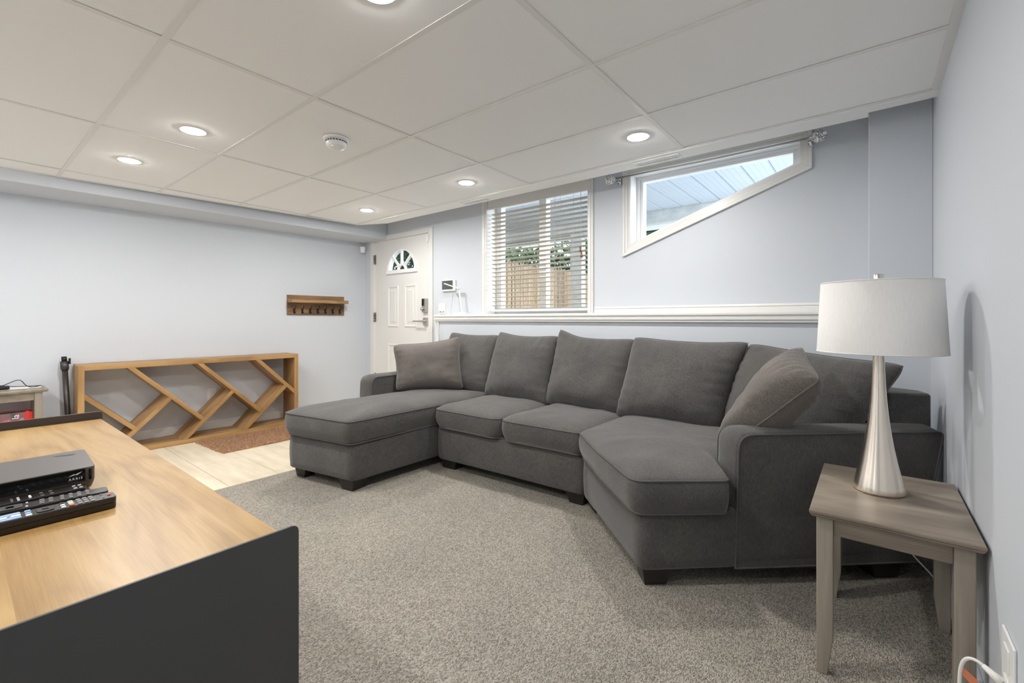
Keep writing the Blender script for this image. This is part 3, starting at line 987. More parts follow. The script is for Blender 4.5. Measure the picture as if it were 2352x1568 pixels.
def arm(o, a, n, length_bot, length_top, h, thick, r=0.07):
    """boxed arm: side outline in the plane (a, z), thick along n"""
    o, a, n = V(o), V(a).normalized(), V(n).normalized()
    z = V((0, 0, 1))
    pts = round_poly([(0.0, ZB0), (length_bot, ZB0), (length_top, h), (0.018, h)], [0.004, 0.01, 0.03, r], 7)
    ab = MB()
    m_ = len(pts); NL = 8
    for i in range(NL + 1):
        t = i / NL
        bl_ = 0.020 * math.sin(PI * t) ** 0.8
        for p in pts:
            up_ = max(0, min(1, (p[1] - 0.3) / (h - 0.3)))
            fr_ = 1.0 if p[0] < 0.09 else 0.0
            ab.v.append(o + a * (p[0] - bl_ * 0.45 * fr_) + z * (p[1] + bl_ * up_ ** 6) + n * (thick * t))
    for i in range(NL):
        for k in range(m_):
            ab.f.append((i * m_ + k, i * m_ + (k + 1) % m_, (i + 1) * m_ + (k + 1) % m_, (i + 1) * m_ + k)); ab.sm.append(True)
    ab.f.append(tuple(range(m_))); ab.sm.append(False)
    ab.f.append(tuple(NL * m_ + k for k in range(m_))); ab.sm.append(False)
    ao = part('arm', ab, 'fabric', sofa)
    for t in (0.0, thick):
        path = [o + a * p[0] + z * p[1] + n * (t + (-0.001 if t == 0 else 0.001)) for p in pts]
        part('piping', MB().tube(path, 0.0046, 6, closed=True), 'piping', ao)
    return ao
arm((2.96, 1.64, 0), (0.74, 0.67, 0), (-0.67, 0.74, 0), 0.86, 0.985, 0.668, 0.172)
arm((-0.145, 1.76, 0), (0, 1, 0), (1, 0, 0), 1.0, 1.06, 0.672, 0.165)

# back cushions
pillow('back_cushion', (0.06, 2.50, 0.50), (0.72, 2.54, 0.50), (0.72, 2.70, 1.035), (0.06, 2.69, 1.045), 0.22, sofa, ear_l=0.01, sag=0.008, seed=1, belly=0.3)
pillow('back_cushion', (0.695, 2.49, 0.49), (1.395, 2.49, 0.475), (1.385, 2.68, 1.045), (0.705, 2.69, 1.055), 0.25, sofa, ear_l=0.02, ear_r=0.0, sag=0.014, seed=2, belly=0.3)
pillow('back_cushion', (1.36, 2.49, 0.50), (2.04, 2.50, 0.475), (2.06, 2.70, 1.035), (1.37, 2.68, 1.06), 0.24, sofa, ear_l=0.055, ear_r=0.0, sag=0.015, seed=3, belly=0.3)
pillow('back_cushion', (1.985, 2.47, 0.49), (2.71, 2.42, 0.49), (2.835, 2.62, 1.025), (2.045, 2.66, 1.045), 0.25, sofa, ear_l=0.01, ear_r=0.02, sag=0.0, seed=4, belly=0.3)
pillow('back_cushion', (2.66, 2.54, 0.49), (3.30, 2.13, 0.49), (3.56, 2.21, 0.965), (2.82, 2.67, 1.03), 0.24, sofa, ear_r=0.01, sag=0.0, seed=5, belly=0.2)

# feet
def foot(cx, cy, ang, w=0.15, d=0.10, h=0.082):
    c, s_ = math.cos(ang), math.sin(ang)
    R = lambda x, y: (cx + x * c - y * s_, cy + x * s_ + y * c)
    a = [R(0.008, 0.01), R(w - 0.025, 0.01), R(w - 0.025, d), R(0.008, d)]
    b = [R(-0.006, 0.0), R(w, 0.0), R(w, d), R(-0.006, d)]
    part('leg', MB().prism(a, 0.0, h, b), 'foot', sofa, 0.003)
foot(0.032, 1.10, 0.17, 0.12)
def foot_r(cx, cy, ang, w=0.15, d=0.10, h=0.082):
    c, s_ = math.cos(ang), math.sin(ang)
    R = lambda x, y: (cx + x * c - y * s_, cy + x * s_ + y * c)
    a = [R(-w + 0.025, 0.01), R(-0.02, 0.01), R(-0.02, d), R(-w + 0.025, d)]
    b = [R(-w, 0.0), R(0.0, 0.0), R(0.0, d), R(-w, d)]
    part('leg', MB().prism(a, 0.0, h, b), 'foot', sofa, 0.003)
foot_r(0.672, 1.19, 0.17, 0.15, 0.13)
foot(0.74, 1.93, 0.03, 0.16)
foot_r(2.02, 1.965, 0.03, 0.14)
foot(2.645, 1.385, 0.72, 0.13)
foot_r(3.545, 2.18, 0.73, 0.15, 0.12)
foot(0.0, 2.66, 0, 0.12)
foot(2.05, 1.97, -0.7, 0.10)

# scatter cushions
tp = thing('throw_pillow', 'square taupe throw pillow propped on the chaise beside the left arm', 'pillow', (0.3, 2.3, 0.52))
pillow('cover', (0.06, 2.0, 0.535), (0.47, 2.46, 0.535), (0.37, 2.51, 1.005), (-0.02, 2.03, 0.945), 0.24, tp, 'fabric_lt', pinch=0.07, seed=7, wr=0.014, ear_r=0.02)
tp2 = thing('throw_pillow', 'grey throw pillow slumped against the right arm behind the table lamp', 'pillow', (3.0, 2.0, 0.55))
pillow('cover', (2.812, 1.90, 0.50), (3.03, 1.79, 0.70), (3.262, 1.76, 0.925), (3.165, 2.06, 1.054), 0.23, tp2, 'fabric_lt', pinch=0.03, seed=9, wr=0.014)

# ------------------------------------------------------------------ end table and lamp
def end_table(name, label, group, x0, x1, y0, y1, h, face_axis):
    t = thing(name, label, 'table', ((x0 + x1) / 2, (y0 + y1) / 2, 0), group)
    tp_ = MB()
    tp_.prism([(x0 + 0.008, y0 + 0.008), (x1 - 0.008, y0 + 0.008), (x1 - 0.008, y1 - 0.008), (x0 + 0.008, y1 - 0.008)], h - 0.024, h - 0.014, [(x0, y0), (x1, y0), (x1, y1), (x0, y1)])
    tp_.box(x0, x1, y0, y1, h - 0.014, h)
    part('tabletop', tp_, 'greywood', t, 0.004)
    i = 0.018; w = 0.046
    lx, ly = (x0 + i, x1 - i - w), (y0 + 0.03, y1 - 0.03 - w)
    for a in lx:
        for b in ly:
            sx = 1 if a == lx[0] else -1; sy = 1 if b == ly[0] else -1
            m_ = MB()
            top = [(a, b), (a + w, b), (a + w, b + w), (a, b + w)]
            # taper on the inner faces near the foot
            ti = 0.016
            bx0, bx1 = (a, a + w - ti) if sx == 1 else (a + ti, a + w)
            by0, by1 = (b, b + w - ti) if sy == 1 else (b + ti, b + w)
            bot = [(bx0, by0), (bx1, by0), (bx1, by1), (bx0, by1)]
            lv = [[V((p[0], p[1], z_)) for p in q] for q, z_ in ((bot, 0.0), (top, 0.12), (top, h - 0.024))]
            m_.v = [p for q in lv for p in q]
            m_.f = [(3, 2, 1, 0), (8, 9, 10, 11)] + [(r_ * 4 + k, r_ * 4 + (k + 1) % 4, r_ * 4 + 4 + (k + 1) % 4, r_ * 4 + 4 + k) for r_ in range(2) for k in range(4)]
            m_.sm = [False] * len(m_.f)
            part('leg', m_, 'greywood_z', t, 0.003)
    za, zb = h - 0.085, h - 0.024
    for (q0, q1, q2, q3) in ((lx[0] + w, lx[1], ly[0] + 0.010, ly[0] + 0.028), (lx[0] + w, lx[1], ly[1] + w - 0.028, ly[1] + w - 0.010),
                             (lx[0] + 0.010, lx[0] + 0.028, ly[0] + w, ly[1]), (lx[1] + w - 0.028, lx[1] + w - 0.010, ly[0] + w, ly[1])):
        part('apron', MB().box(q0, q1, q2, q3, za, zb), 'greywood', t, 0.002)
    return t
end_table('end_table', 'grey washed wooden end table under the lamp beside the sofa', None, 3.268, 3.682, 1.255, 1.872, 0.55, 'y')

lamp = thing('table_lamp', 'white drum shade table lamp with a flared satin nickel base', 'lamp', (3.458, 1.605, 0.55))
LX, LY = 3.452, 1.607
bs = MB()
prof = [(0.070, 0.5505), (0.0765, 0.552), (0.0775, 0.558), (0.0745, 0.575), (0.066, 0.61), (0.056, 0.655), (0.0465, 0.705), (0.038, 0.76), (0.0305, 0.82), (0.025, 0.88), (0.021, 0.94), (0.0183, 1.0), (0.0168, 1.06), (0.016, 1.11)]
bs.lathe(prof, 56, (LX, LY, 0), 1.0, 1.0)
def brushed():
    m, nt, b = new_mat('brushed_champagne_nickel')
    b.inputs['Metallic'].default_value = 1.0
    b.inputs['Roughness'].default_value = 0.25
    b.inputs['Anisotropic'].default_value = 0.8
    b.inputs['Anisotropic Rotation'].default_value = 0.25
    tg = nd(nt, 'ShaderNodeTangent', direction_type='RADIAL', axis='Z')
    nt.links.new(tg.outputs[0], b.inputs['Tangent'])
    mp = coords(nt, (1, 1, 60))
    n = nd(nt, 'ShaderNodeTexNoise', i_Scale=14.0, i_Detail=3.0)
    nt.links.new(mp.outputs[0], n.inputs['Vector'])
    r = ramp(nt, [(0.3, (0.88, 0.805, 0.71)), (0.7, (0.91, 0.835, 0.74))])
    nt.links.new(n.outputs['Fac'], r.inputs[0])
    nt.links.new(r.outputs[0], b.inputs['Base Color'])
    return m
M['brushed'] = brushed()
part('base', bs, 'brushed', lamp)
sh = MB()
r0, r1, z0, z1 = 0.190, 0.177, 1.058, 1.319
th = 0.0022
sh.lathe([(r0, z0), (r1, z1), (r1 - th, z1), (r0 - th, z0), (r0, z0)], 72, (LX, LY, 0))
sh.f = sh.f[:-2]; sh.sm = sh.sm[:-2]
shd = part('lamp_shade', sh, 'shade', lamp)
for r_, z_ in ((r1 - 0.001, z1 - 0.002), (r0 - 0.001, z0 + 0.002)):
    part('rim', MB().tube([(LX + r_ * math.cos(2 * PI * k / 64), LY + r_ * math.sin(2 * PI * k / 64), z_) for k in range(64)], 0.0026, 6, closed=True), 'shade', shd)
sp = MB()
for k in range(3):
    an = 2 * PI * k / 3 + 0.4
    sp.tube([(LX, LY, z1 - 0.02), (LX + (r1 - 0.003) * math.cos(an), LY + (r1 - 0.003) * math.sin(an), z1 - 0.004)], 0.0018, 6)
sp.tube([(LX, LY, 1.10), (LX, LY, z1 - 0.015)], 0.005, 8)
part('spider', sp, 'nickel', lamp)
part('bulb', MB().lathe([(0.013, 1.11), (0.014, 1.14), (0.028, 1.175), (0.031, 1.20), (0.022, 1.228), (0.004, 1.238)], 18, (LX + 0.0, LY, 0)), 'plastic', lamp)
part('finial', MB().lathe([(0.014, z1 - 0.022), (0.0165, z1 - 0.018), (0.0165, z1 + 0.026), (0.015, z1 + 0.028)], 20, (LX, LY, 0)), 'nickel', lamp)
def bez(P, n=14):
    P = [V(p) for p in P]; out = []
    for k in range(n + 1):
        t = k / n; Q = P[:]
        while len(Q) > 1:
            Q = [a.lerp(b, t) for a, b in zip(Q, Q[1:])]
        out.append(Q[0])
    return out
part('power_cord', MB().tube([(3.47, 1.68, 0.5535), (3.485, 1.80, 0.5535), (3.49, 1.872, 0.5535), (3.49, 1.885, 0.548)], 0.0028, 6).tube(bez([(3.49, 1.885, 0.56), (3.50, 1.885, 0.42), (3.515, 1.88, 0.24), (3.55, 1.90, 0.20), (3.62, 1.95, 0.19), (3.66, 1.97, 0.12), (3.665, 1.97, 0.005)], 24), 0.0028, 6), 'whitecord', lamp)

# ------------------------------------------------------------------ diagonal shelf by the left wall
K = 0.0404
def shelf_frame():
    a = V((K, 1, 0)).normalized()
    n = V((1, -K, 0)).normalized()
    o = V((-1.687, 0.135, 0))
    return o, a, n
o_, a_, n_ = shelf_frame()
bk = thing('diagonal_shelf', 'low golden oak open shelf with zigzag dividers against the left wall', 'shelf', (-1.78, 1.05, 0))
Z3 = V((0, 0, 1))
L_, Hh, D_, T_ = 1.797, 0.796, -0.300, 0.042
def board(pts, mat, d0=D_, d1=0.0, name='board'):
    return part(name, MB().slab(o_, a_, Z3, n_, pts, d0, d1), mat, bk, 0.0018, 1)
board([(T_, Hh - T_), (L_ - T_, Hh - T_), (L_ - T_, Hh), (T_, Hh)], 'oak', name='top_board')
board([(T_, 0), (L_ - T_, 0), (L_ - T_, T_), (T_, T_)], 'oak', name='bottom_board')
board([(0, 0), (T_, 0), (T_, Hh), (0, Hh)], 'oak_v', name='side_board')
board([(L_ - T_, 0), (L_, 0), (L_, Hh), (L_ - T_, Hh)], 'oak_v', name='side_board')
tt = 0.036 * math.sqrt(2)       # vertical extent of a 45 degree board
E_ = 0.0006
def dn(s0, z0, s1):             # board running down to the right; z0 is its upper edge at s0
    z1 = z0 - (s1 - s0)
    return [(s0, z0 - tt), (s1, z1 - tt), (s1, z1), (s0, z0)]
def clip_board(kind, s0, z0, s1, name='divider'):
    if kind == 'd':
        pts = dn(s0, z0, s1)
        board(pts, 'oak_d', D_ + 0.002, -0.0008, name)
zi0, zi1 = T_, Hh - T_
# up-right dividers: lower edge passes from the bottom board to the next down-right divider
sp_ = 0.518
downs = []
for k in range(3):
    s_top = 0.368 + sp_ * k     # upper edge meets the top board here
    downs.append(s_top)
def up_div(k):
    sb = 0.243 + sp_ * k         # lower edge leaves the bottom board here
    # meets the underside of down divider k: z = zi1 - tt - (s - downs[k])  ;  upper edge z = zi0 + tt + (s - sb)
    def meet(c):                 # c: z offset of the edge above the bottom board at sb
        return (zi1 - tt - zi0 - c + downs[k] + sb) / 2
    s1 = meet(0.0); s2 = meet(tt)
    pts = [(sb, zi0), (s1, zi0 + (s1 - sb)), (s2, zi0 + tt + (s2 - sb)), (sb - tt, zi0)]
    board(pts, 'oak_u', D_ + 0.001, -0.0004, 'divider')
    return sb
sbs = [up_div(k) for k in range(3)]
def down_div(k):
    # from the top board (or left side) down to the upper edge of up divider k+1
    st = downs[k] if k >= 0 else None
    zu = lambda s: zi1 - (s - (downs[0] + sp_ * k))          # upper edge
    if k < 2:
        sb = sbs[k + 1]
        def meet(c):   # zu(s) - c = zi0 + tt + (s - sb)
            return (zi1 + downs[0] + sp_ * k - c - zi0 - tt + sb) / 2
        s1 = meet(0); s2 = meet(tt)
        ends = [(s2, zu(s2) - tt), (s1, zu(s1))]
    else:
        s1 = L_ - T_
        ends = [(s1, zu(s1) - tt), (s1, zu(s1))]
    if k >= 0:
        start = [(downs[k] - tt, zi1)]
        pts = start + ends + [(downs[k], zi1)]
    else:
        s0 = T_
        pts = [(s0, zu(s0) - tt)] + ends + [(s0, zu(s0))]
    board(pts, 'oak_d', D_ + 0.001, -0.0004, 'divider')
for k in (-1, 0, 1, 2):
    down_div(k)

# outlet on the left wall behind the shelf
ol = thing('wall_outlet', 'white wall outlet on the left wall seen through the shelf', 'outlet', (WX(1.16), 1.16, 0.40))
part('plate', MB().box(WX(1.16) - 0.002, WX(1.16) + 0.008, 1.148, 1.232, 0.335, 0.465), 'plastic', ol, 0.002)
for z in (0.352, 0.408):
    part('socket', MB().box(WX(1.19) + 0.0075, WX(1.19) + 0.0095, 1.172, 1.206, z, z + 0.036), 'plastic', ol, 0.002)

# ------------------------------------------------------------------ door mat
mat_pts = round_poly([(-1.625, 0.945), (-1.02, 0.975), (-1.03, 1.86), (-1.58, 1.86)], 0.02, 3)
mp_ = resample(mat_pts, 130)
mm = MB()
jit = [V((p.x + random.gauss(0, 0.004), p.y + random.gauss(0, 0.004))) for p in mp_]
mm.prism([(p.x, p.y) for p in jit], 0.0005, 0.012)
c0 = V((-1.33, 1.4))
tf = MB()
for _ in range(9500):
    a, b = random.random(), random.random()
    x = -1.61 + 0.59 * a; y = 0.95 + 0.905 * b + 0.03 * a
    if x < -1.61 + 0.05 * b: continue
    h_ = random.uniform(0.005, 0.011)
    d = random.uniform(0, 6.28); r_ = random.uniform(0.004, 0.007)
    dx, dy = math.cos(d) * r_, math.sin(d) * r_
    lx, ly = random.gauss(0, 0.008), random.gauss(0, 0.008)
    i = len(tf.v)
    tf.v += [V((x - dx, y - dy, 0.011)), V((x + dx, y + dy, 0.011)), V((x + dy, y - dx, 0.011)), V((x + lx, y + ly, 0.011 + h_))]
    for f in ((0, 1, 3), (1, 2, 3), (2, 0, 3)):
        tf.f.append(tuple(i + q for q in f)); tf.sm.append(True)
rug = thing('door_mat', 'rust brown shaggy mat on the pale tiles in front of the shelf', 'mat', (-1.33, 1.4, 0))
part('backing', mm, 'rug', rug)
o = part('pile', tf, 'rug', rug); o['kind'] = 'stuff'

# ------------------------------------------------------------------ coat rack
rk = thing('coat_rack', 'rustic brown wooden coat rack with shelf and seven black hooks', 'coat rack', (WX(2.3), 2.3, 1.35))
def on_wall(y, d, z):
    return V((WX(y) + d, y - K * d, z))
def wbox(y0, y1, d0, d1, z0, z1):
    mb = MB()
    mb.loft([on_wall(y0, d0, z0), on_wall(y1, d0, z0), on_wall(y1, d1, z0), on_wall(y0, d1, z0)], [on_wall(y0, d0, z1), on_wall(y1, d0, z1), on_wall(y1, d1, z1), on_wall(y0, d1, z1)])
    return mb
part('back_board', wbox(1.952, 2.663, 0.0, 0.016, 1.236, 1.473), 'rustic', rk, 0.002)
part('shelf', wbox(1.957, 2.663, 0.016, 0.128, 1.381, 1.421), 'rustic_lt', rk, 0.003)
for k in range(7):
    y = 2.030 + k * (2.60 - 2.03) / 6
    hk = MB()
    hk.tube([on_wall(y, 0.060, 1.338), on_wall(y, 0.055, 1.322), on_wall(y, 0.034, 1.306), on_wall(y, 0.022, 1.290), on_wall(y, 0.022, 1.268), on_wall(y, 0.032, 1.256), on_wall(y, 0.046, 1.256), on_wall(y, 0.056, 1.270)], 0.0048, 8)
    hk.lathe([(0.008, 0), (0.008, 0.006)], 10, on_wall(y, 0.058, 1.338))
    k2 = wbox(y - 0.011, y + 0.011, 0.016, 0.021, 1.258, 1.312)
    b_ = len(hk.v); hk.v += k2.v; hk.f += [tuple(i + b_ for i in f) for f in k2.f]; hk.sm += k2.sm
    part('hook', hk, 'iron', rk)

# ------------------------------------------------------------------ motion sensor, tablet, plate, desk lamp, smoke alarm
ms = MB()
cxs, cys = -1.842, 2.902
pts_b = round_poly([(-0.034, -0.02), (0.034, -0.02), (0.034, 0.02), (-0.034, 0.02)], 0.014, 4)
rot = Matrix.Rotation(0.75, 2)
def rp(pts, s_): return [((rot @ V(p))[0] * s_ + cxs, (rot @ V(p))[1] * s_ + cys) for p in pts]
ms.prism(rp(pts_b, 0.82), 2.065, 2.085, rp(pts_b, 0.88))
ms.prism(rp(pts_b, 0.88), 2.085, 2.145, rp(pts_b, 1.0))
mso = thing('motion_sensor', 'small white motion sensor in the corner left of the door', 'sensor', (cxs, cys, 2.1))
part('housing', ms, 'plastic', mso, 0.003)
part('lens', MB().prism(rp([(-0.02, -0.0215), (0.02, -0.0215), (0.02, -0.019), (-0.02, -0.019)], 1.0), 2.078, 2.112), 'white', mso)
part('bracket', MB().box(-1.90, -1.85, 2.912, 2.936, 2.10, 2.125), 'plastic', mso)

tb = thing('wall_tablet', 'white wall panel with a grey screen between the door and the window', 'control panel', (-0.26, YB, 1.56))
part('body', MB().box(-0.360, -0.150, YB - 0.024, YB, 1.497, 1.622), 'plastic', tb, 0.006)
part('screen', MB().box(-0.352, -0.182, YB - 0.0265, YB - 0.023, 1.517, 1.615), 'screen', tb, 0.001)
part('cable', MB().tube(bez([(-0.20, YB - 0.006, 1.50), (-0.20, YB - 0.006, 1.40), (-0.245, YB - 0.006, 1.33), (-0.24, YB - 0.006, 1.237)], 12), 0.0022, 6), 'whitecord', tb)

pl = thing('wall_plate', 'white double wall plate just above the ledge beside the door casing', 'wall plate', (-0.37, YB, 1.30))
part('plate', MB().box(-0.432, -0.318, YB - 0.008, YB, 1.243, 1.365), 'plastic', pl, 0.003)
part('jack', MB().box(-0.412, -0.385, YB - 0.0095, YB - 0.007, 1.264, 1.272).box(-0.365, -0.338, YB - 0.0095, YB - 0.007, 1.264, 1.272), 'slot', pl)
part('cable', MB().tube(bez([(-0.375, YB - 0.010, 1.268), (-0.37, YB - 0.03, 1.25), (-0.345, YL - 0.05, 1.24), (-0.325, YL - 0.055, 1.19), (-0.30, YL - 0.03, 1.10), (-0.27, YL - 0.02, 0.95)], 18), 0.0022, 6).tube(bez([(-0.355, YB - 0.010, 1.268), (-0.33, YB - 0.03, 1.25), (-0.315, YL - 0.05, 1.24), (-0.30, YL - 0.055, 1.19), (-0.26, YL - 0.03, 1.10), (-0.24, YL - 0.02, 0.95)], 18), 0.0022, 6), 'whitecord', pl)

dl = thing('desk_lamp', 'small white folding desk lamp standing on the ledge left of the blind', 'lamp', (0.0, 2.905, 1.236))
part('base', MB().prism(round_poly([(-0.085, 2.862), (0.085, 2.862), (0.085, 2.95), (-0.085, 2.95)], 0.02, 4), 1.2365, 1.252).box(-0.03, 0.03, 2.89, 2.93, 1.252, 1.262), 'plastic', dl, 0.004)
part('stem', MB().slab((0.0, 2.91, 1.255), (-0.05, 0, 0.26), (1, 0, 0), (0, 1, 0), [(0, -0.009), (1, -0.009), (1, 0.009), (0, 0.009)], -0.005, 0.005), 'plastic', dl, 0.002)
part('head', MB().slab((-0.045, 2.905, 1.515), (-0.15, -0.06, 0.055), (0.0, 0.0, 1.0), (0.06, -0.15, 0), [(-0.05, -0.006), (1.05, -0.006), (1.05, 0.006), (-0.05, 0.006)], -0.12, 0.12), 'plastic', dl, 0.003)

sd = thing('smoke_alarm', 'round white smoke alarm on a ceiling panel between the ceiling lights', 'smoke alarm', (0.87, 0.95, ZC))
part('mount', MB().lathe([(0.074, ZC + 0.003), (0.076, ZC - 0.004), (0.070, ZC - 0.012), (0.060, ZC - 0.014)], 40, (0.87, 0.95, 0)), 'plastic', sd)
hs = MB().lathe([(0.056, ZC - 0.014), (0.060, ZC - 0.017), (0.061, ZC - 0.030), (0.056, ZC - 0.046), (0.048, ZC - 0.056), (0.03, ZC - 0.059), (0.001, ZC - 0.060)], 40, (0.87, 0.95, 0))
hso = part('housing', hs, 'plastic', sd)
vs = MB()
for k in range(22):
    a0 = 2 * PI * k / 22; a1 = a0 + 0.20
    vs.loft([V((0.87 + r * math.cos(a), 0.95 + r * math.sin(a), ZC - 0.0265)) for r, a in ((0.0605, a0), (0.0605, a1), (0.0622, a1), (0.0622, a0))], [V((0.87 + r * math.cos(a), 0.95 + r * math.sin(a), ZC - 0.0205)) for r, a in ((0.0603, a0), (0.0603, a1), (0.0620, a1), (0.0620, a0))])
part('vent_slots', vs, 'slot', hso)
part('test_button', MB().lathe([(0.020, ZC - 0.055), (0.020, ZC - 0.0605), (0.017, ZC - 0.0635), (0.001, ZC - 0.0635)], 24, (0.895, 0.925, 0)), 'plastic', hso)

# ------------------------------------------------------------------ recessed ceiling lights
lens_me = MB().lathe([(0.056, -0.001), (0.0555, -0.0032), (0.050, -0.0050), (0.03, -0.0062), (0.001, -0.0066)], 24).mesh('diffuser')
trim_b = MB().lathe([(0.056, 0.001), (0.057, -0.0022), (0.064, -0.0026), (0.072, -0.0012), (0.074, 0.003), (0.056, 0.003), (0.056, 0.001)], 40)
trim_b.f = trim_b.f[:-2]; trim_b.sm = trim_b.sm[:-2]
trim_me = trim_b.mesh('trim_ring')
POTS = [(0.318, 0.366, 'lit recessed ceiling light nearest the smoke alarm, on its left'),
        (-0.61, 0.256, 'lit recessed ceiling light nearest the left wall soffit'),
        (-0.564, 2.113, 'lit recessed ceiling light above the door corner'),
        (0.869, 2.085, 'lit recessed ceiling light in front of the blinded window'),
        (2.325, 2.077, 'lit recessed ceiling light in front of the slanted window'),
        (2.13, 0.367, 'lit recessed ceiling light cut by the top edge of the photo'),
        (0.4, -1.25, 'unseen added ceiling light behind the console, middle one of the near row'), (2.2, -1.25, 'unseen added ceiling light behind the camera, nearest the right wall'), (-1.0, -1.25, 'unseen added ceiling light behind the console, nearest the left wall')]  # these three are unseen extras, added behind the camera to light the room
for x, y, lab in POTS:
    t = thing('ceiling_light', lab, 'ceiling light', (x, y, ZC + 0.0015), 'recessed ceiling lights')
    link('trim_ring', trim_me, 'plastic', t, local=True)
    link('diffuser', lens_me, 'led', t, local=True)

# ------------------------------------------------------------------ ceiling registers
def register(x0, x1, y0, y1, lab):
    t = thing('ceiling_vent', lab, 'vent', ((x0 + x1) / 2, (y0 + y1) / 2, ZC))
    part('frame', MB().box(x0, x1, y0, y0 + 0.022, ZC - 0.010, ZC - 0.004).box(x0, x1, y1 - 0.022, y1, ZC - 0.010, ZC - 0.004).box(x0, x0 + 0.022, y0 + 0.022, y1 - 0.022, ZC - 0.010, ZC - 0.004).box(x1 - 0.022, x1, y0 + 0.022, y1 - 0.022, ZC - 0.010, ZC - 0.004), 'plastic', t, 0.002)
    n = 18
    for k in range(n):
        xx = x0 + 0.026 + (x1 - x0 - 0.052) * k / (n - 1)
        part('fin', MB().box(xx - 0.0015, xx + 0.0015, y0 + 0.020, y1 - 0.020, ZC - 0.009, ZC - 0.004), 'plastic', t)
    part('backing', MB().box(x0 + 0.02, x1 - 0.02, y0 + 0.02, y1 - 0.02, ZC - 0.0048, ZC - 0.0042), 'tbar', t)
    part('screw', MB().lathe([(0.004, ZC - 0.0108), (0.004, ZC - 0.009)], 10, (x0 + 0.011, (y0 + y1) / 2, 0)).lathe([(0.004, ZC - 0.0108), (0.004, ZC - 0.009)], 10, (x1 - 0.011, (y0 + y1) / 2, 0)), 'hinge', t)
register(2.115, 2.435, 2.478, 2.572, 'white ceiling vent above the slanted window')
register(0.395, 0.725, 2.485, 2.575, 'white ceiling vent above the blinded window')

# ------------------------------------------------------------------ media console in the foreground
cn = thing('media_console', 'pale oak console with black metal end panels in the foreground', 'console', (1.66, -0.36, 0))
part('tabletop', MB().prism([(0.815, -0.118), (0.80, -0.62), (2.488, -0.62), (2.488, -0.114)], 0.722, 0.75), 'beech', cn, 0.002)
pts = round_poly([(-0.62, 0.0), (-0.076, 0.0), (-0.076, 0.7535), (-0.62, 0.7535)], [0, 0, 0.016, 0.016], 5)
part('end_panel', MB().slab((2.4885, 0, 0), (0, 1, 0), (0, 0, 1), (1, 0, 0), pts, 0, 0.006), 'blackmetal', cn, 0.001)
pts = round_poly([(-0.62, 0.0), (-0.112, 0.0), (-0.112, 0.781), (-0.62, 0.781)], [0, 0, 0.016, 0.016], 5)
part('end_panel', MB().slab((0.800, 0, 0), (0.03, 1, 0), (0, 0, 1), (1, 0, 0), pts, 0.0, 0.012), 'brownmetal', cn, 0.001)
part('shelf', MB().box(0.84, 2.488, -0.60, -0.15, 0.30, 0.325), 'beech', cn, 0.002)
part('back_panel', MB().box(0.84, 2.488, -0.618, -0.605, 0.325, 0.722), 'blackmetal', cn)
part('leg', MB().box(0.83, 0.87, -0.60, -0.15, 0.0, 0.30).box(2.445, 2.488, -0.60, -0.15, 0.0, 0.30), 'blackmetal', cn)

# set-top box
bx = thing('set_top_box', 'dark set top box with a gloss black front lying on the console', 'set top box', (1.78, -0.45, 0.75))
fp = round_poly([(1.672, -0.62), (1.893, -0.62), (1.893, -0.300), (1.672, -0.290)], 0.016, 5)
fpi = [(1.785 + (p[0] - 1.785) * 0.95, -0.455 + (p[1] + 0.455) * 0.965) for p in fp]
part('body', MB().prism(fpi, 0.757, 0.776, fp).prism(fp, 0.776, 0.811), 'boxtop', bx, 0.002)
part('front_glass', MB().box(1.8925, 1.8945, -0.61, -0.3185, 0.7785, 0.8090), 'gloss', bx, 0.0008)
part('ir_window', MB().box(1.8925, 1.8950, -0.3125, -0.3065, 0.779, 0.806), 'gloss', bx, 0.001)
for yy in (-0.34, -0.58):
    part('foot', MB().box(1.85, 1.875, yy - 0.012, yy + 0.012, 0.7503, 0.7575), 'boxtop', bx)
part('top_emblem', MB().slab((1.715, -0.335, 0.8112), (0.25, 1, 0), (1, -0.25, 0), (0, 0, 1), [(-0.022, 0.0), (-0.004, -0.007), (0.0, -0.004), (0.02, -0.003), (0.006, 0.003), (0.02, 0.006), (0.0, 0.007), (-0.004, 0.004)], 0, 0.0004), 'gloss', bx)
def text(body, size, loc, rot, mat, parent, name='lettering', ext=0.0002, sp=1.0):
    cu = bpy.data.curves.new(name, 'FONT')
    cu.body = body; cu.size = size; cu.extrude = ext; cu.align_x = 'CENTER'; cu.space_character = sp
    cu.materials.append(M[mat])
    tmp = bpy.data.objects.new(name, cu)
    COL.objects.link(tmp)
    bpy.context.view_layer.update()
    me = bpy.data.meshes.new_from_object(tmp.evaluated_get(bpy.context.evaluated_depsgraph_get()))
    bpy.data.objects.remove(tmp)
    o = bpy.data.objects.new(name, me)
    COL.objects.link(o)
    o.parent = parent
    if parent.type == 'EMPTY':
        o.matrix_parent_inverse = Matrix.Translation(-V(parent.location))
    o.location = loc; o.rotation_euler = rot
    return o
text('ARRIS', 0.0076, (1.8947, -0.3365, 0.7850), (PI / 2, 0, PI / 2), 'white', bx, sp=1.35)
part('logo', MB().slab((1.8946, -0.3375, 0.7955), (0, 1, 0), (0, 0, 1), (1, 0, 0), [(-0.012, -0.0005), (-0.002, 0.004), (0.000, 0.0026), (0.013, 0.0075), (0.004, 0.001), (0.001, 0.0020)], 0, 0.0003), 'white', bx)

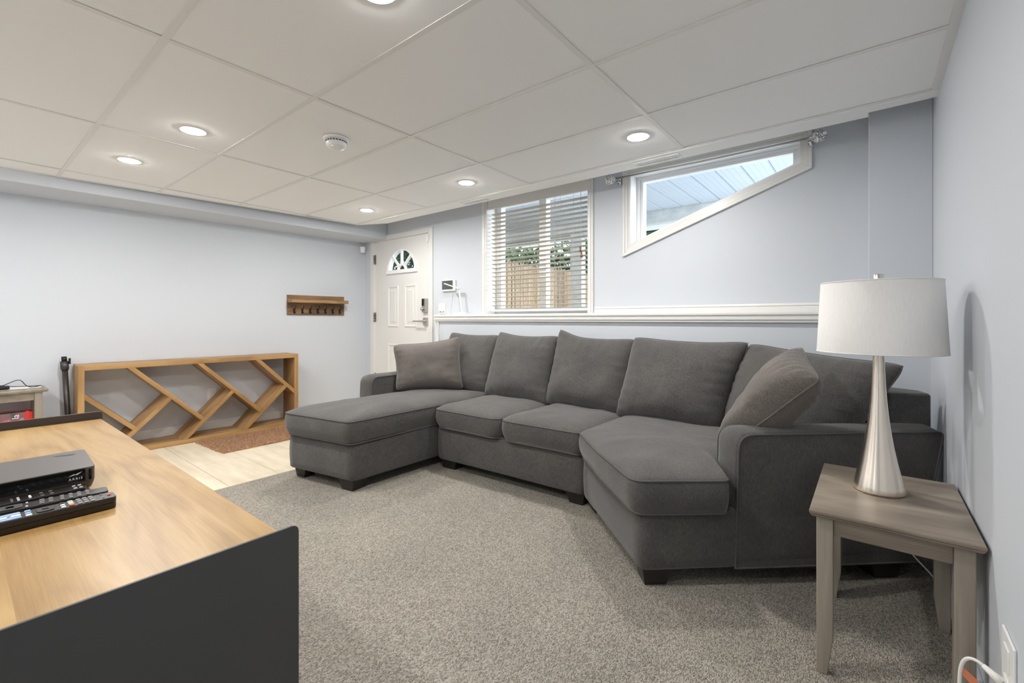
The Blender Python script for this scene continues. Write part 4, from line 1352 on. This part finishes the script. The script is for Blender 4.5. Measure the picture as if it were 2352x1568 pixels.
def remote(label, pa, pb, w, z0, h, rows, body='remote', kind=0):
    """slim remote from pa (right end) towards pb; rows: list of (distance from right end, count, mat, size)"""
    pa, pb = V((pa[0], pa[1], 0)), V((pb[0], pb[1], 0))
    a = (pb - pa).normalized(); L = (pb - pa).length
    n = V((-a.y, a.x, 0))
    if n.x < 0: n = -n
    t = thing('remote_control', label, 'remote control', (pa.x, pa.y, z0))
    out = round_poly([(0, -w / 2), (L, -w / 2), (L, w / 2), (0, w / 2)], 0.009, 4)
    A = [V((pa + a * p[0] + n * p[1] * 0.86).to_tuple()[:2] + (z0,)) for p in out]
    Bm = [V((pa + a * p[0] + n * p[1]).to_tuple()[:2] + (z0 + h * 0.5,)) for p in out]
    C = [V((pa + a * p[0] + n * p[1]).to_tuple()[:2] + (z0 + h,)) for p in out]
    part('body', MB().loft(A, Bm).loft(Bm, C), body, t, 0.002)
    for (d, cnt, mats, sx, sy) in rows:
        for k in range(cnt):
            off = 0 if cnt == 1 else (-0.32 + 0.64 * k / (cnt - 1)) * w
            c = pa + a * d + n * off
            m_ = mats[k % len(mats)]
            o_p = c + V((0, 0, z0 + h))
            b = MB().slab(o_p, a, n, (0, 0, 1), round_poly([(-sx, -sy), (sx, -sy), (sx, sy), (-sx, sy)], min(sx, sy) * 0.5, 2), 0, 0.0018)
            part('button', b, m_, t)
    return t
b_ = 'button'
remote('black remote nearest the camera with coloured buttons, on the console', (2.058, -0.292), (2.058, -0.535), 0.046, 0.7502, 0.027,
       [(0.010, 1, ['red'], 0.003, 0.0035), (0.022, 2, [b_], 0.0015, 0.002), (0.040, 3, [b_], 0.0035, 0.0045), (0.050, 3, [b_], 0.0035, 0.0045), (0.060, 3, [b_], 0.0035, 0.0045), (0.073, 4, ['blue', 'yellow', 'green', 'red'], 0.0042, 0.0042),
        (0.086, 3, ['slot', 'white', 'white'], 0.0034, 0.004), (0.112, 1, ['slot'], 0.013, 0.015), (0.112, 1, [b_], 0.005, 0.003), (0.137, 3, ['blue', 'blue', 'white'], 0.0045, 0.0045), (0.164, 3, ['blue', 'white', 'blue'], 0.0165, 0.0055), (0.164, 1, ['slot'], 0.003, 0.003), (0.192, 3, ['white'], 0.005, 0.005), (0.215, 3, [b_], 0.004, 0.004)])
remote('black remote lying in the middle of the three on the console', (1.985, -0.292), (1.965, -0.54), 0.042, 0.7502, 0.022,
       [(0.036, 3, [b_], 0.0032, 0.0035), (0.050, 3, [b_], 0.0032, 0.0035), (0.064, 3, [b_], 0.0032, 0.0035), (0.078, 3, [b_], 0.0032, 0.0035), (0.096, 3, [b_], 0.0036, 0.003), (0.110, 3, [b_], 0.004, 0.003), (0.133, 2, ['white'], 0.002, 0.002), (0.158, 1, ['slot'], 0.019, 0.016), (0.158, 1, [b_], 0.006, 0.006), (0.183, 2, ['red', 'white'], 0.002, 0.002), (0.2, 3, [b_], 0.003, 0.003)])
remote('slim black remote lying closest to the set top box', (1.922, -0.322), (1.925, -0.56), 0.034, 0.7502, 0.024,
       [(0.010, 2, ['white'], 0.003, 0.0015), (0.020, 2, ['white'], 0.003, 0.0015), (0.06, 2, [b_], 0.003, 0.002), (0.075, 2, [b_], 0.003, 0.002), (0.094, 1, ['white'], 0.002, 0.010), (0.112, 3, ['white'], 0.002, 0.002), (0.122, 3, [b_], 0.002, 0.002)])

# ------------------------------------------------------------------ small table, papers, cable and bag by the left wall
ZT = 0.635
st = end_table('side_table', 'grey washed wooden side table by the left wall, partly out of frame', None, -1.965, -1.66, -0.65, -0.035, ZT, 'x')
pp = thing('paper_sheets', 'white papers spread on the side table by the left wall', 'paper', (-1.82, -0.2, ZT))
for q, (x0, x1, y0, y1, z) in enumerate(((-1.95, -1.80, -0.33, -0.065, 0.001), (-1.93, -1.77, -0.42, -0.13, 0.003))):
    part('sheet', MB().prism([(x0, y0), (x1, y0 - 0.01), (x1 + 0.01, y1), (x0 + 0.012, y1 + 0.012)], ZT + z - 0.0005, ZT + z + 0.001), 'paper', pp)
ca = thing('black_cable', 'tangled black cable and adapter on the papers of the side table', 'cable', (-1.8, -0.25, ZT))
part('wire', MB().tube(bez([(-1.78, -0.33, ZT + 0.02), (-1.80, -0.20, ZT + 0.035), (-1.82, -0.16, ZT + 0.16), (-1.80, -0.16, ZT + 0.02), (-1.80, -0.17, ZT - 0.01), (-1.83, -0.06, ZT + 0.012)], 24), 0.003, 6).tube(bez([(-1.78, -0.35, ZT + 0.07), (-1.80, -0.28, ZT + 0.03), (-1.79, -0.24, ZT + 0.02), (-1.80, -0.12, ZT + 0.015), (-1.83, -0.06, ZT + 0.012)], 18), 0.003, 6), 'iron', ca)
ad_ = MB()
ad_.prism(round_poly([(-1.84, -0.36), (-1.77, -0.36), (-1.765, -0.235), (-1.83, -0.23)], 0.02, 4), ZT + 0.0045, ZT + 0.032)
part('adapter', ad_, 'iron', ca, 0.008, 3)

bg_ = thing('shopping_bag', 'red and dark printed shopping bag standing under the side table', 'bag', (-1.75, -0.25, 0))
bt = [(-1.84, -0.52), (-1.70, -0.52), (-1.70, -0.10), (-1.84, -0.10)]
tpb = [(-1.81, -0.52), (-1.72, -0.52), (-1.72, -0.115), (-1.81, -0.115)]
part('body', MB().prism(bt, 0.0, 0.47, tpb), 'red', bg_, 0.004)
def fq(y0, y1, z0, z1, off=0.002):
    f = lambda z: -1.70 + (-0.02) * z / 0.47 + off
    return MB().loft([V((f(z0) - 0.001, y0, z0)), V((f(z0) - 0.001, y1, z0)), V((f(z1) - 0.001, y1, z1)), V((f(z1) - 0.001, y0, z1))], [V((f(z0), y0, z0)), V((f(z0), y1, z0)), V((f(z1), y1, z1)), V((f(z1), y0, z1))])
part('print', fq(-0.51, -0.145, 0.02, 0.465), 'bagprint', bg_)
for y0 in (-0.345, -0.155):
    part('strap', fq(y0, y0 + 0.020, 0.02, 0.468, 0.0045), 'red', bg_)
part('dark_hem', fq(-0.515, -0.12, 0.463, 0.474, 0.003), 'iron', bg_)
text('la', 0.052, (-1.7095, -0.190, 0.432), (PI / 2, PI / 2 * -1, PI / 2), 'white', bg_, sp=1.0)

# vacuum wand leaning beside the shelf
vw = thing('vacuum_wand', 'dark grey vacuum wand leaning on the wall beside the shelf', 'vacuum wand', (-1.90, 0.11, 0))
pA, pB = V((-1.880, 0.117, 0.0)), V((-1.945, 0.090, 0.75))
part('tube', MB().tube([pA, pB], 0.019, 20), 'wand', vw)
dd = (pB - pA).normalized()
part('collar', MB().tube([pB - dd * 0.005, pB + dd * 0.015, pB + dd * 0.075], lambda t: 0.021 + 0.006 * min(1, t * 3), 20), 'wand', vw)
part('connector', MB().tube([pB + dd * 0.072, pB + dd * 0.115], 0.0175, 20).box(pB.x - 0.005, pB.x + 0.02, pB.y + 0.022, pB.y + 0.034, pB.z + 0.05, pB.z + 0.10), 'iron', vw)

# ------------------------------------------------------------------ outlet, plug and tag on the right wall
ro = thing('wall_outlet', 'white outlet plate on the right wall at the bottom corner of the photo', 'outlet', (XR, 1.04, 0.34))
part('plate', MB().box(XR - 0.007, XR, 0.985, 1.10, 0.255, 0.425), 'plastic', ro, 0.003)
for z in (0.27, 0.345):
    part('socket', MB().box(XR - 0.010, XR - 0.006, 1.018, 1.066, z, z + 0.055), 'plastic', ro, 0.002)
pg = thing('plug_cord', 'clear plug and pale cord with a salmon paper tag in the wall outlet', 'cord', (XR - 0.03, 1.04, 0.30))
part('plug', MB().tube([(XR - 0.010, 1.055, 0.300), (XR - 0.025, 1.07, 0.306), (XR - 0.042, 1.08, 0.316)], lambda t: 0.012 - 0.0065 * t, 12), 'whitecord', pg)
part('cord', MB().tube(bez([(XR - 0.04, 1.079, 0.315), (XR - 0.058, 1.09, 0.325), (XR - 0.088, 1.10, 0.326), (XR - 0.086, 1.105, 0.27), (XR - 0.078, 1.105, 0.2), (XR - 0.078, 1.105, 0.004)], 24), 0.0040, 8), 'whitecord', pg)
part('tag', MB().slab((XR - 0.080, 1.099, 0.288), (0.032, 0.0, -0.026), (0, 0, -1), (0, 1, 0), [(0, -0.0), (1, 0.0), (1.3, 0.034), (0.55, 0.025), (0, 0.02)], 0, 0.0008), 'orange', pg)
